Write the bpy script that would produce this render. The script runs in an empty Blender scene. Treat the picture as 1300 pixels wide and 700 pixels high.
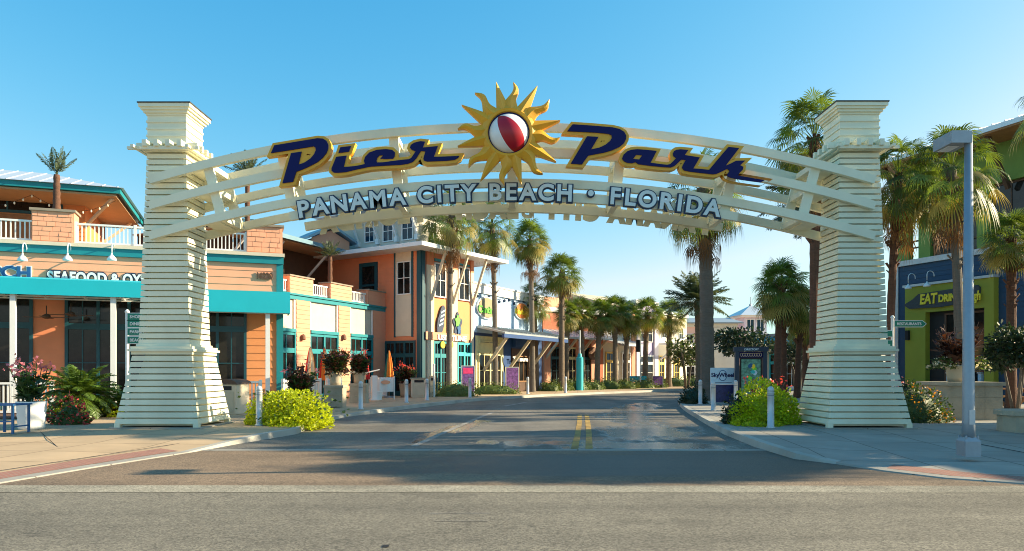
import bpy, math, random
from mathutils import Vector, Matrix
R = math.radians
S = bpy.context.scene
COL = S.collection
FPX, CX, CY, EYE = 926.0, 650.0, 470.0, 1.62      # lens in photo pixels, principal point, eye height
SW = 0.13                                          # pavement height

def ray(px, py):
    return (px - CX) / FPX, (CY - py) / FPX
def at(px, py, D):
    a, b = ray(px, py)
    return Vector((a * D, D, EYE + b * D))
def gnd(px, py, z=0.0):
    D = (EYE - z) * FPX / (py - CY)
    return Vector(((px - CX) / FPX * D, D, z))
def gx(px, D, z=SW):
    return Vector(((px - CX) / FPX * D, D, z))

class Fr:
    """A vertical facade plane: origin, direction along it, outward normal."""
    def __init__(s, o, u):
        s.o = Vector((o[0], o[1])); s.u = Vector(u).normalized(); s.n = Vector((s.u.y, -s.u.x))
    def pt(s, a, d, z):
        p = s.o + s.u * a + s.n * d
        return Vector((p.x, p.y, z))
    def sz(s, px, py, d=0.0):
        a, b = ray(px, py)
        t = (d + s.o.dot(s.n)) / (a * s.n.x + s.n.y)
        p = Vector((a * t, t)) - s.o
        return p.dot(s.u), EYE + b * t
    def mat(s, a, d, z):
        m = Matrix.Identity(4)
        n3 = Vector((s.n.x, s.n.y, 0)); u3 = Vector((s.u.x, s.u.y, 0)); p = s.pt(a, d, z)
        for i in range(3):
            m[i][0] = u3[i]; m[i][1] = (0, 0, 1)[i]; m[i][2] = n3[i]; m[i][3] = p[i]
        return m

def origin_of(parent):
    v = Vector((0, 0, 0))
    while parent is not None:
        v = v + parent.location; parent = parent.parent
    return v

class MB:
    def __init__(s): s.v = []; s.f = []; s.m = []
    def add(s, vs, fs, mi=0):
        b = len(s.v); s.v += [tuple(v) for v in vs]
        for f in fs: s.f.append(tuple(b + i for i in f)); s.m.append(mi)
        return s
    def box8(s, p, mi=0):
        return s.add(p, [(0,3,2,1),(4,5,6,7),(0,1,5,4),(1,2,6,5),(2,3,7,6),(3,0,4,7)], mi)
    def box(s, x0, x1, y0, y1, z0, z1, mi=0):
        return s.box8([(x0,y0,z0),(x1,y0,z0),(x1,y1,z0),(x0,y1,z0),(x0,y0,z1),(x1,y0,z1),(x1,y1,z1),(x0,y1,z1)], mi)
    def fbox(s, fr, a0, a1, d0, d1, z0, z1, mi=0):
        if a1 < a0: a0, a1 = a1, a0
        return s.box8([fr.pt(a0,d1,z0),fr.pt(a1,d1,z0),fr.pt(a1,d0,z0),fr.pt(a0,d0,z0),fr.pt(a0,d1,z1),fr.pt(a1,d1,z1),fr.pt(a1,d0,z1),fr.pt(a0,d0,z1)], mi)
    def bar(s, a, b, w, h, up=(0,0,1), mi=0):
        a = Vector(a); b = Vector(b); d = (b - a).normalized(); up = Vector(up)
        x = d.cross(up)
        if x.length < 1e-4: x = d.cross(Vector((0,1,0)))
        x.normalize(); y = x.cross(d).normalized(); x *= w / 2; y *= h / 2
        return s.box8([a-x-y, a+x-y, a+x+y, a-x+y, b-x-y, b+x-y, b+x+y, b-x+y], mi)
    def tube(s, pts, rad, n=8, mi=0, cap=True):
        pts = [Vector(p) for p in pts]; k = len(pts)
        if not isinstance(rad, (list, tuple)): rad = [rad] * k
        b = len(s.v); px = None
        for i, p in enumerate(pts):
            d = (pts[min(i+1,k-1)] - pts[max(i-1,0)]).normalized()
            x = d.cross(Vector((0,0,1))) if abs(d.z) < 0.95 else d.cross(Vector((0,1,0)))
            if px is not None:
                x = px - d * px.dot(d)
            x.normalize(); px = x; y = d.cross(x)
            for j in range(n):
                t = 2*math.pi*j/n; s.v.append(tuple(p + (x*math.cos(t) + y*math.sin(t))*rad[i]))
        for i in range(k-1):
            for j in range(n):
                s.f.append((b+i*n+j, b+i*n+(j+1)%n, b+(i+1)*n+(j+1)%n, b+(i+1)*n+j)); s.m.append(mi)
        if cap:
            s.f.append(tuple(b+j for j in range(n))[::-1]); s.m.append(mi)
            s.f.append(tuple(b+(k-1)*n+j for j in range(n))); s.m.append(mi)
        return s
    def lathe(s, c, prof, n=20, mi=0, rib=0.0):
        b = len(s.v); k = len(prof); c = Vector(c)
        for r, z in prof:
            for j in range(n):
                t = 2*math.pi*j/n; rr = r*(1+(rib if j % 2 else 0)); s.v.append((c.x+rr*math.cos(t), c.y+rr*math.sin(t), c.z+z))
        for i in range(k-1):
            for j in range(n):
                s.f.append((b+i*n+j, b+i*n+(j+1)%n, b+(i+1)*n+(j+1)%n, b+(i+1)*n+j)); s.m.append(mi)
        s.f.append(tuple(b+j for j in range(n))[::-1]); s.m.append(mi)
        s.f.append(tuple(b+(k-1)*n+j for j in range(n))); s.m.append(mi)
        return s
    def quad(s, a, b, c, d, mi=0): return s.add([a,b,c,d], [(0,1,2,3)], mi)
    def build(s, name, mats, parent=None, smooth=False, loc=None):
        if not isinstance(mats, (list, tuple)): mats = [mats]
        off = origin_of(parent) if parent is not None else Vector(loc if loc is not None else (0,0,0))
        me = bpy.data.meshes.new(name)
        me.from_pydata([(v[0]-off.x, v[1]-off.y, v[2]-off.z) for v in s.v], [], s.f)
        for m in mats: me.materials.append(m)
        if len(mats) > 1: me.polygons.foreach_set('material_index', s.m)
        if smooth: me.polygons.foreach_set('use_smooth', [True]*len(s.f))
        me.update()
        o = bpy.data.objects.new(name, me); COL.objects.link(o)
        if parent is not None: o.parent = parent
        else: o.location = off
        return o

def tag(o, label=None, cat=None, group=None, kind=None):
    if label: o['label'] = label
    if cat: o['category'] = cat
    if group: o['group'] = group
    if kind: o['kind'] = kind
    return o
def thing(name, label, cat, loc=(0,0,0), group=None):
    o = bpy.data.objects.new(name, None); COL.objects.link(o); o.location = loc; o.empty_display_size = .2
    return tag(o, label, cat, group)
def dup(root, loc, label, rotz=None, scale=None):
    r = root.copy(); COL.objects.link(r); r.location = loc; r['label'] = label
    if rotz is not None: r.rotation_euler = (0,0,rotz)
    if scale is not None: r.scale = (scale,)*3
    for ch in list(root.children):
        c = ch.copy(); COL.objects.link(c); c.parent = r
        for g in list(ch.children):
            d = g.copy(); COL.objects.link(d); d.parent = c
    return r

# ---------------------------------------------------------------- materials
def mat(name, col, rough=.6, var=.12, scale=3.0, bump=0.0, bscale=40.0, metal=0.0, spec=None, dirt=0.0, island=0.0, transl=0.0, detail=6.0, stretch=None):
    m = bpy.data.materials.new(name); m.use_nodes = True; nt = m.node_tree; N = nt.nodes; L = nt.links
    bs = N['Principled BSDF']; bs.inputs['Roughness'].default_value = rough; bs.inputs['Metallic'].default_value = metal
    if spec is not None: bs.inputs['Specular IOR Level'].default_value = spec
    tc = N.new('ShaderNodeTexCoord'); src = tc.outputs['Object']
    if stretch:
        mp = N.new('ShaderNodeMapping'); mp.inputs['Scale'].default_value = stretch; L.new(src, mp.inputs[0]); src = mp.outputs[0]
    no = N.new('ShaderNodeTexNoise'); no.inputs['Scale'].default_value = scale; no.inputs['Detail'].default_value = detail; no.inputs['Roughness'].default_value = .65
    L.new(src, no.inputs['Vector'])
    mr = N.new('ShaderNodeMapRange'); mr.inputs[1].default_value = .25; mr.inputs[2].default_value = .75
    mr.inputs[3].default_value = 1 - var; mr.inputs[4].default_value = 1 + var; L.new(no.outputs['Fac'], mr.inputs[0])
    val = mr.outputs[0]
    if island:
        g = N.new('ShaderNodeNewGeometry'); m2 = N.new('ShaderNodeMapRange'); m2.inputs[3].default_value = 1 - island; m2.inputs[4].default_value = 1 + island
        L.new(g.outputs['Random Per Island'], m2.inputs[0]); mu = N.new('ShaderNodeMath'); mu.operation = 'MULTIPLY'
        L.new(val, mu.inputs[0]); L.new(m2.outputs[0], mu.inputs[1]); val = mu.outputs[0]
    vm = N.new('ShaderNodeVectorMath'); vm.operation = 'SCALE'; vm.inputs[0].default_value = col[:3]; L.new(val, vm.inputs['Scale'])
    cout = vm.outputs[0]
    if dirt:
        n2 = N.new('ShaderNodeTexNoise'); n2.inputs['Scale'].default_value = scale*.35; n2.inputs['Detail'].default_value = 8
        mp2 = N.new('ShaderNodeMapping'); mp2.inputs['Scale'].default_value = (1,1,.25); L.new(tc.outputs['Object'], mp2.inputs[0]); L.new(mp2.outputs[0], n2.inputs['Vector'])
        r2 = N.new('ShaderNodeMapRange'); r2.inputs[1].default_value = .47; r2.inputs[2].default_value = .70; r2.inputs[3].default_value = 0; r2.inputs[4].default_value = dirt
        L.new(n2.outputs['Fac'], r2.inputs[0]); mx = N.new('ShaderNodeMix'); mx.data_type = 'RGBA'
        L.new(r2.outputs[0], mx.inputs['Factor']); L.new(cout, mx.inputs['A']); mx.inputs['B'].default_value = (col[0]*.35+.02, col[1]*.33+.015, col[2]*.3+.01, 1); cout = mx.outputs['Result']
    if name in ('concrete', 'concrete_warm'):      # cast slabs with tooled joints
        bk = N.new('ShaderNodeTexBrick'); bk.offset = .0; bk.inputs['Scale'].default_value = .34; bk.inputs['Row Height'].default_value = .5; bk.inputs['Mortar Size'].default_value = .006; bk.inputs['Mortar Smooth'].default_value = .2
        bk.inputs['Color1'].default_value = (1,1,1,1); bk.inputs['Color2'].default_value = (.86,.86,.86,1); bk.inputs['Mortar'].default_value = (.42,.40,.38,1)
        mp3 = N.new('ShaderNodeMapping'); mp3.inputs['Rotation'].default_value = (0,0,.09); L.new(tc.outputs['Object'], mp3.inputs[0]); L.new(mp3.outputs[0], bk.inputs['Vector'])
        m5 = N.new('ShaderNodeMix'); m5.data_type = 'RGBA'; m5.blend_type = 'MULTIPLY'; m5.inputs['Factor'].default_value = 1; L.new(cout, m5.inputs['A']); L.new(bk.outputs['Color'], m5.inputs['B']); cout = m5.outputs['Result']
    L.new(cout, bs.inputs['Base Color'])
    if bump:
        b = N.new('ShaderNodeBump'); b.inputs['Strength'].default_value = bump; b.inputs['Distance'].default_value = .02
        n3 = N.new('ShaderNodeTexNoise'); n3.inputs['Scale'].default_value = bscale; n3.inputs['Detail'].default_value = 5; L.new(src, n3.inputs['Vector'])
        L.new(n3.outputs['Fac'], b.inputs['Height']); L.new(b.outputs[0], bs.inputs['Normal'])
    if transl:
        tr = N.new('ShaderNodeBsdfTranslucent'); v3 = N.new('ShaderNodeVectorMath'); v3.operation = 'MULTIPLY'; v3.inputs[1].default_value = (1.5,1.3,.6)
        L.new(cout, v3.inputs[0]); L.new(v3.outputs[0], tr.inputs['Color'])
        ms = N.new('ShaderNodeMixShader'); ms.inputs[0].default_value = transl
        L.new(bs.outputs[0], ms.inputs[1]); L.new(tr.outputs[0], ms.inputs[2]); L.new(ms.outputs[0], N['Material Output'].inputs['Surface'])
    return m

M = {}
def mk(k, *a, **kw): M[k] = mat(k, *a, **kw)
mk('cream', (.84,.80,.60), .55, .06, 1.5, dirt=.36, island=.05)
mk('cream_dark_cap', (.05,.045,.04), .6)
mk('gold', (.78,.385,.022), .45, .10, 2.5)
mk('navy', (.004,.005,.085), .45, .1, spec=.2)
mk('letter_face', (.66,.74,.74), .5, .05)
mk('letter_edge', (.01,.03,.08), .5)
mk('ball_white', (.80,.80,.80), .35, .04)
mk('ball_red', (.42,.008,.02), .35, .08)
mk('concrete', (.36,.335,.29), .85, .14, 1.2, bump=.25, bscale=60, dirt=.25)
mk('concrete_warm', (.52,.37,.225), .85, .15, .8, bump=.2, bscale=60, dirt=.22)
mk('kerb', (.42,.40,.35), .85, .15, 1.5, bump=.3, bscale=40, dirt=.45)
mk('mulch', (.10,.05,.03), .95, .5, 9, bump=1, bscale=25)
mk('teal', (.006,.23,.27), .5, .08)
mk('teal_light', (.03,.46,.50), .5, .08)
mk('teal_dark', (.008,.075,.10), .45, .1)
mk('awning', (.004,.47,.58), .65, .05, 1.0)
mk('peach', (.86,.40,.235), .7, .07, 1.5, dirt=.12)
mk('orange', (.76,.30,.11), .7, .07, 1.5)
mk('cream_panel', (.60,.54,.43), .85, .08, 2, dirt=.14)
mk('red_orange', (.78,.27,.13), .7, .08, 1.5, dirt=.14)
mk('salmon', (.66,.31,.19), .7, .08, 1.5)
mk('stucco', (.70,.60,.46), .85, .06, 2, dirt=.12, bump=.2, bscale=90)
mk('stucco_white', (.64,.60,.51), .85, .06, 2, dirt=.14, bump=.2, bscale=90)
mk('white', (.80,.80,.78), .5, .05)
mk('white_trim', (.74,.75,.74), .5, .06)
mk('roof_metal', (.62,.65,.68), .35, .06, metal=.3)
mk('roof_grey', (.33,.36,.38), .45, .1, metal=.3)
mk('roof_blue', (.16,.28,.36), .4, .1, metal=.3)
mk('soffit', (.46,.30,.17), .7, .08)
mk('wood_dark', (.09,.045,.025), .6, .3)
mk('wood_mid', (.30,.15,.06), .6, .25)
mk('cap_stone', (.30,.25,.19), .8, .15)
mk('stone', (.42,.36,.27), .85, .18, 2.5, bump=.5, bscale=30, dirt=.35)
mk('dark', (.012,.011,.012), .7, .2)
mk('steel', (.30,.34,.38), .45, .1, 5, metal=.35)
mk('steel_light', (.48,.51,.53), .45, .1, 5, metal=.25)
mk('bollard', (.58,.60,.62), .4, .08, 4, metal=.2)
mk('blue_wall', (.014,.055,.115), .65, .08, 1.5)
mk('lime', (.30,.31,.028), .7, .07, 1.5)
mk('green_wall', (.16,.27,.05), .7, .07, 1.5)
mk('sign_wood', (.05,.055,.06), .7, .35, 8, stretch=(1,1,6))
mk('yellow', (.85,.66,.03), .5)
mk('green_sign', (.0,.20,.13), .4)
mk('frame_navy', (.012,.035,.07), .5)
mk('blue_chair', (.012,.10,.27), .45)
mk('sky_wall', (.44,.62,.82), .7, .1, .5)
mk('royal', (.012,.06,.20), .5)
mk('cream_yellow', (.76,.70,.38), .7)
mk('brick', (.45,.14,.07), .8, .2, 6)
mk('lavender', (.42,.36,.55), .75, .06)
mk('lavender_pale', (.62,.58,.68), .75, .06)
mk('pink', (.70,.45,.38), .75, .06)
mk('yellow_wall', (.75,.52,.14), .75, .06)
mk('tan', (.55,.47,.34), .75, .1)
mk('terracotta_dark', (.20,.10,.06), .7)
mk('umb_orange', (.75,.24,.03), .8); mk('umb_red', (.50,.02,.02), .8); mk('umb_cream', (.70,.62,.42), .8); mk('umb_green', (.03,.16,.12), .8)
mk('lamp_white', (.78,.80,.80), .3)
mk('poster', (.16,.07,.25), .4, .9, 7); mk('poster_pink', (.75,.05,.18), .4, .3, 6); mk('map_print', (.10,.28,.22), .35, .95, 9)
mk('skyblue_sign', (.50,.70,.85), .4); mk('navy_print', (.02,.03,.12), .4, .8, 9)
mk('oval_tan', (.33,.27,.15), .5); mk('green_letter', (.15,.62,.05), .5); mk('red_oval', (.75,.22,.05), .5)
mk('bulb', (.9,.8,.6), .3)
M['glass'] = mat('glass', (.016,.015,.014), .07, .95, 1.6, spec=.36)
M['glass_blue'] = mat('glass_blue', (.006,.03,.06), .08, .4, .8, spec=.3)
# plants
mk('palm_green', (.11,.175,.03), .45, .25, 1.5, island=.45, transl=.40)
mk('palm_fresh', (.125,.195,.035), .45, .25, 1.5, island=.40, transl=.40)
mk('palm_olive', (.30,.25,.06), .55, .25, 1.5, island=.45, transl=.30)
mk('palm_grey', (.075,.105,.055), .55, .25, 1.5, island=.35, transl=.25)
mk('dead_frond', (.20,.10,.038), .8, .3, 3, island=.4, transl=.2)
mk('bark', (.17,.125,.085), .9, .3, 5, bump=1, bscale=18, stretch=(1,1,3.5))
mk('bark_red', (.13,.06,.035), .9, .35, 5, bump=1, bscale=18, stretch=(1,1,3))
mk('bark_grey', (.155,.13,.105), .9, .22, 5, bump=.8, bscale=16, stretch=(1,1,5))
mk('vine_lime', (.44,.52,.014), .5, .25, 2.0, island=.40, transl=.42)
mk('shrub_green', (.055,.10,.02), .5, .3, 2.0, island=.45, transl=.25)
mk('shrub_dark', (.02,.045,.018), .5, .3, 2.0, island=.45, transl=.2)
mk('hedge', (.10,.145,.028), .5, .3, 2, island=.5, transl=.25)
mk('tree_leaf', (.07,.11,.03), .5, .3, 1, island=.5, transl=.3)
mk('canna_leaf', (.04,.09,.025), .4, .3, 2, island=.4, transl=.25)
mk('canna_bronze', (.075,.03,.022), .4, .3, 2, island=.5, transl=.25)
mk('flower_red', (.62,.07,.07), .5, .2, 4, island=.4, transl=.3)
mk('flower_pink', (.70,.22,.27), .5, .2, 4, island=.3, transl=.3)
mk('flower_white', (.80,.76,.66), .5, .1, 4, island=.2, transl=.3)
mk('flower_orange', (.60,.25,.03), .5, .2, 4, island=.3, transl=.3)
mk('cycad', (.085,.15,.018), .4, .25, 2, island=.35, transl=.2)

# ---------------------------------------------------------------- lettering
def curve_mesh(cu):
    ob = bpy.data.objects.new('tmp', cu); COL.objects.link(ob)
    dg = bpy.context.evaluated_depsgraph_get(); dg.update()
    me = bpy.data.meshes.new_from_object(ob.evaluated_get(dg))
    bpy.data.objects.remove(ob); bpy.data.curves.remove(cu)
    return me
def text_mesh(body, size, extrude=.02, offset=0.0, shear=0.0, spacing=1.0, align='CENTER'):
    cu = bpy.data.curves.new('tmp', 'FONT'); cu.body = body; cu.size = size; cu.extrude = extrude; cu.offset = offset
    cu.shear = shear; cu.space_character = spacing; cu.align_x = align; cu.align_y = 'BOTTOM_BASELINE'; cu.resolution_u = 6
    return curve_mesh(cu)
def poly_mesh(polys, extrude, offset=0.0):
    cu = bpy.data.curves.new('tmp', 'CURVE'); cu.dimensions = '2D'; cu.fill_mode = 'BOTH'; cu.extrude = extrude; cu.offset = offset
    for P in polys:
        sp = cu.splines.new('POLY'); sp.points.add(len(P)-1); sp.use_cyclic_u = True
        for i, p in enumerate(P): sp.points[i].co = (p[0], p[1], 0, 1)
    return curve_mesh(cu)
def put_mesh(me, name, mx, m, parent):
    me.transform(Matrix.Translation(-origin_of(parent)) @ mx)
    me.materials.clear(); me.materials.append(m); me.name = name
    o = bpy.data.objects.new(name, me); COL.objects.link(o); o.parent = parent
    return o
def sign_text(name, body, fr, px0, px1, py, d, size, m, parent, off=0.0, ext=.02, edge=None, edge_off=.03, spacing=1.0, shear=0.0):
    """Lettering on a facade: baseline at (px0,py), fitted between px0 and px1."""
    a0, z0 = fr.sz(px0, py, d); a1, _ = fr.sz(px1, py, d)
    me = text_mesh(body, size, ext, off, shear, spacing, 'LEFT')
    xs = [v.co.x for v in me.vertices]; w = max(xs)-min(xs); k = (a1-a0)/w
    me.transform(Matrix.Translation((-min(xs),0,0)))
    o = put_mesh(me, name, fr.mat(a0, d, z0) @ Matrix.Diagonal((k,1,1,1)), m, parent)
    if edge is not None:
        me = text_mesh(body, size, ext*.6, off+edge_off, shear, spacing, 'LEFT'); me.transform(Matrix.Translation((-min(xs),0,0)))
        put_mesh(me, 'letter_backing', fr.mat(a0, d-ext, z0) @ Matrix.Diagonal((k,1,1,1)), edge, parent)
    return o
# ---------------------------------------------------------------- foliage builders
def frond_dir(az, el): return Vector((math.cos(az)*math.cos(el), math.sin(az)*math.cos(el), math.sin(el)))
def fan_leaf(mb, rg, base, az, el, lp, rf, nl, droop, mi=0, wide=108):
    d = frond_dir(az, el); side = Vector((-math.sin(az), math.cos(az), 0))
    sag = droop*lp*.5*max(0, math.cos(el))
    mid = base + d*lp*.55 + Vector((0,0,-sag*.25)); hub = base + d*lp + Vector((0,0,-sag))
    w = rf*.022
    b = len(mb.v)
    mb.v += [tuple(base+side*w), tuple(base-side*w), tuple(mid+side*w), tuple(mid-side*w), tuple(hub)]
    mb.f += [(b,b+1,b+3,b+2),(b+2,b+3,b+4)]; mb.m += [mi,mi]
    hi = b+4
    el2 = el - R(18+30*droop*rg.uniform(.6,1.3)); a = frond_dir(az, el2)
    roll = rg.uniform(-.5,.5); up = a.cross(side); s2 = side*math.cos(roll)+up*math.sin(roll); n2 = a.cross(s2)
    for i in range(nl):
        th = R(-wide + 2*wide*i/(nl-1)) + rg.uniform(-.04,.04)
        ld = (a*math.cos(th) + s2*math.sin(th) - n2*(.22*abs(math.sin(th)))).normalized()
        ln = rf*(.72+.28*math.cos(th*.7))*rg.uniform(.86,1.08)
        pw = (a*-math.sin(th) + s2*math.cos(th)).normalized()*rf*.036
        p1 = hub + ld*ln*.55; tip = hub + ld*ln + Vector((0,0,-ln*(.12+.42*droop)*rg.uniform(.6,1.3)))
        b = len(mb.v); mb.v += [tuple(p1+pw), tuple(p1-pw), tuple(hub+ld*ln*.85+Vector((0,0,-ln*.10*(1+droop)))+pw*.45), tuple(hub+ld*ln*.85+Vector((0,0,-ln*.10*(1+droop)))-pw*.45), tuple(tip)]
        mb.f += [(hi,b+1,b),(b,b+1,b+3,b+2),(b+2,b+3,b+4)]; mb.m += [mi,mi,mi]
def fan_crown(seed, n, lp=.5, rf=.62, nl=18, e0=85, e1=-40, droop=.4, mats=(0,), p_old=.0):
    rg = random.Random(seed); mb = MB()
    for i in range(n):
        t = (i+.5)/n; az = i*2.39996 + rg.uniform(-.25,.25); el = R(e0+(e1-e0)*t**.9 + rg.uniform(-9,9))
        mi = 1 if (t > .55 and rg.random() < p_old) else 0
        fan_leaf(mb, rg, Vector((0,0,-.12*t)), az, el, lp*rg.uniform(.8,1.15), rf*rg.uniform(.85,1.1), nl, droop*(.5+t), mi)
    return mb
def skirt(seed, n, length, r0, z0, z1, rf=.4):
    rg = random.Random(seed); mb = MB()
    for i in range(n):
        az = i*2.39996+rg.uniform(-.3,.3); z = rg.uniform(z0, z1)
        base = Vector((math.cos(az)*r0*.5, math.sin(az)*r0*.5, z))
        fan_leaf(mb, rg, base, az, R(rg.uniform(-78,-40)), length*rg.uniform(.5,1), rf*rg.uniform(.7,1.2), 9, 1.1, 0, 50)
    return mb
def feather_crown(seed, n, L=1.0, e0=82, e1=-25, droop=.55, nl=26, lf=.26, w=.016):
    rg = random.Random(seed); mb = MB()
    for i in range(n):
        t = (i+.5)/n; az = i*2.39996+rg.uniform(-.2,.2); el = R(e0+(e1-e0)*t+rg.uniform(-6,6)); ln = L*rg.uniform(.85,1.08)
        side = Vector((-math.sin(az), math.cos(az), 0)); pts = []
        for k in range(9):
            u = k/8; e = el - R(75*droop)*u*u
            pts.append((pts[-1] + frond_dir(az, e)*ln/8) if k else Vector((0,0,0)))
        b = len(mb.v)
        for k, p in enumerate(pts):
            ww = .018*L*(1-k/8)+.002; mb.v += [tuple(p+side*ww), tuple(p-side*ww)]
        for k in range(8): mb.f.append((b+2*k,b+2*k+1,b+2*k+3,b+2*k+2)); mb.m.append(0)
        for k in range(nl):
            u = .14+.85*(k+.5)/nl; x = u*8; q = min(int(x),7); p = pts[q].lerp(pts[q+1], x-q); tg = (pts[q+1]-pts[q]).normalized()
            up = side.cross(tg)
            for sg in (-1,1):
                ll = lf*L*(math.sin(math.pi*min(1,u*.92+.12))**.6)*rg.uniform(.85,1.1)
                ld = (side*sg*.85+tg*.55+up*rg.uniform(-.05,.35)).normalized()
                tip = p+ld*ll+Vector((0,0,-ll*.18)); pw = tg*w*L; m = p+ld*ll*.5
                b = len(mb.v); mb.v += [tuple(p), tuple(m+pw), tuple(tip), tuple(m-pw)]; mb.f.append((b,b+1,b+2,b+3)); mb.m.append(0)
    return mb
def palm_trunk(h, r0, r1, seed, lean=(0,0), boots=0, bulge=.0):
    rg = random.Random(seed); mb = MB(); n = max(10, int(h/.22)); pts = []; rad = []
    for i in range(n+1):
        t = i/n; pts.append((lean[0]*t*t, lean[1]*t*t, h*t)); r = r0+(r1-r0)*t
        r *= 1+.35*math.exp(-t*h/.35)+(.06 if i % 2 else 0)+rg.uniform(-.03,.03)
        if bulge: r *= 1+bulge*max(0,(t-.78)/.22)
        rad.append(r)
    mb.tube(pts, rad, 12)
    for i in range(boots):                       # cut leaf bases
        t = 1-.42*rg.random()**1.2; az = rg.uniform(0,6.283); p = Vector((lean[0]*t*t, lean[1]*t*t, h*t)); d = frond_dir(az, R(52)); r = r0+(r1-r0)*t
        q = p+Vector((math.cos(az),math.sin(az),0))*r*.8; mb.bar(q, q+d*.26*rg.uniform(.6,1.2), .11, .03)
    return mb
def leaf(mb, p, rg, size, mi=0, nrm=None):
    d = Vector((rg.gauss(0,1), rg.gauss(0,1), rg.gauss(0,.6)))
    if nrm is not None: d = d*.8+nrm
    d.normalize(); s = d.cross(Vector((rg.gauss(0,1),rg.gauss(0,1),rg.gauss(0,1)))); s.normalize()
    l = size*rg.uniform(.7,1.3); b = len(mb.v)
    mb.v += [tuple(p), tuple(p+d*l*.5+s*l*.32), tuple(p+d*l), tuple(p+d*l*.5-s*l*.32)]; mb.f.append((b,b+1,b+2,b+3)); mb.m.append(mi)
def blob(mb, c, rad, n, size, seed, mi=0, box=.0, flat=True, extra=None, shell=.55):
    """Leaves through an uneven mound: lumpy outline, denser outside."""
    rg = random.Random(seed); c = Vector(c)
    lumps = [(frond_dir(rg.uniform(0,6.283), rg.uniform(-.2,1.4)), rg.uniform(-.16,.2), rg.uniform(2,5)) for _ in range(11)]
    for i in range(n):
        v = Vector((rg.gauss(0,1), rg.gauss(0,1), rg.gauss(0,1))); v.normalize()
        if flat and v.z < -.1: v.z = -v.z*.5
        k = 1.0
        for d, a, sh in lumps: k += a*math.exp(sh*(v.dot(d)-1)*2)
        if box:
            mxx = max(abs(v.x),abs(v.y),abs(v.z)); k *= 1+box*(1/mxx-1)
        r = k*(shell+(1-shell)*rg.random()**.5)
        p = c+Vector((v.x*rad[0], v.y*rad[1], v.z*rad[2]))*r
        m = mi
        if extra and r > .8*k and rg.random() < extra[1]: m = extra[0]
        leaf(mb, p, rg, size, m, v)
    return mb
def core(mb, c, rad, seed, mi=0):
    rg = random.Random(seed); c = Vector(c); n = 12; b = len(mb.v); rows = 5
    for i in range(rows+1):
        e = math.pi/2*i/rows
        for j in range(n):
            a = 2*math.pi*j/n; k = rg.uniform(.88,1.08)
            mb.v.append((c.x+rad[0]*math.cos(a)*math.cos(e)*k, c.y+rad[1]*math.sin(a)*math.cos(e)*k, c.z+rad[2]*math.sin(e)*k))
    for i in range(rows):
        for j in range(n): mb.f.append((b+i*n+j,b+i*n+(j+1)%n,b+(i+1)*n+(j+1)%n,b+(i+1)*n+j)); mb.m.append(mi)
    return mb
def canna(mb, rg, c, n, h, spread, leaf_mi, fl_mi=None, fl=6, lw=.11, pf=.7):
    """Upright stems with broad blades and flower heads."""
    for i in range(n):
        az = rg.uniform(0,6.283); r = spread*rg.random()**.6; base = Vector(c)+Vector((math.cos(az)*r*.35, math.sin(az)*r*.35, 0)); hh = h*rg.uniform(.6,1.0)
        top = base+Vector((math.cos(az)*r, math.sin(az)*r, hh)); mb.bar(base, top, .015, .015, mi=leaf_mi)
        for k in range(6):
            t = .15+.8*k/6; p = base.lerp(top, t); a2 = az+k*2.2+rg.uniform(-.5,.5); d = frond_dir(a2, R(rg.uniform(15,60))); L = h*.34*rg.uniform(.7,1.2)*(1.1-.5*t)
            s = d.cross(Vector((0,0,1))).normalized(); w = lw*L/.4
            p1 = p+d*L*.45; p2 = p+d*L+Vector((0,0,-L*.28)); b = len(mb.v)
            mb.v += [tuple(p), tuple(p1+s*w), tuple(p2), tuple(p1-s*w)]; mb.f.append((b,b+1,b+2,b+3)); mb.m.append(leaf_mi)
        if fl_mi is not None and rg.random() < pf:
            for k in range(fl): leaf(mb, top+Vector((rg.gauss(0,.04),rg.gauss(0,.04),rg.gauss(.03,.05)))*(h/1.0), rg, .10*h, fl_mi)
def tree_parts(root, h, rx, rz, seed, leafmat, n=1500, size=.28, trunk_r=.12, stems=3, bark='bark_grey'):
    rg = random.Random(seed); o = root.location; tb = MB(); cz = h-rz
    for i in range(stems):
        a = i*6.283/stems+rg.uniform(-.4,.4); b0 = o+Vector((math.cos(a)*.1, math.sin(a)*.1, 0))
        p1 = o+Vector((math.cos(a)*.3, math.sin(a)*.3, cz*.55)); p2 = o+Vector((math.cos(a)*rx*.5, math.sin(a)*rx*.5, cz+rz*.2))
        tb.tube([b0, p1, p2], [trunk_r, trunk_r*.75, trunk_r*.35], 7)
        for k in range(2):
            a2 = a+rg.uniform(-.9,.9); tb.tube([p1.lerp(p2,.4), o+Vector((math.cos(a2)*rx*.75, math.sin(a2)*rx*.75, cz+rg.uniform(-.2,.6)*rz))], [trunk_r*.4, trunk_r*.12], 6)
    tb.build('trunk', M[bark], root, True)
    mb = MB()
    for k in range(12):
        v = Vector((rg.gauss(0,1),rg.gauss(0,1),rg.gauss(0,.8))); v.normalize(); q = .62
        c = o+Vector((v.x*rx*q, v.y*rx*q, cz+v.z*rz*q)); blob(mb, c, (rx*.46,rx*.46,rz*.45), n//12, size, seed*31+k, flat=False, shell=.3)
    mb.build('crown', M[leafmat], root)
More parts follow.
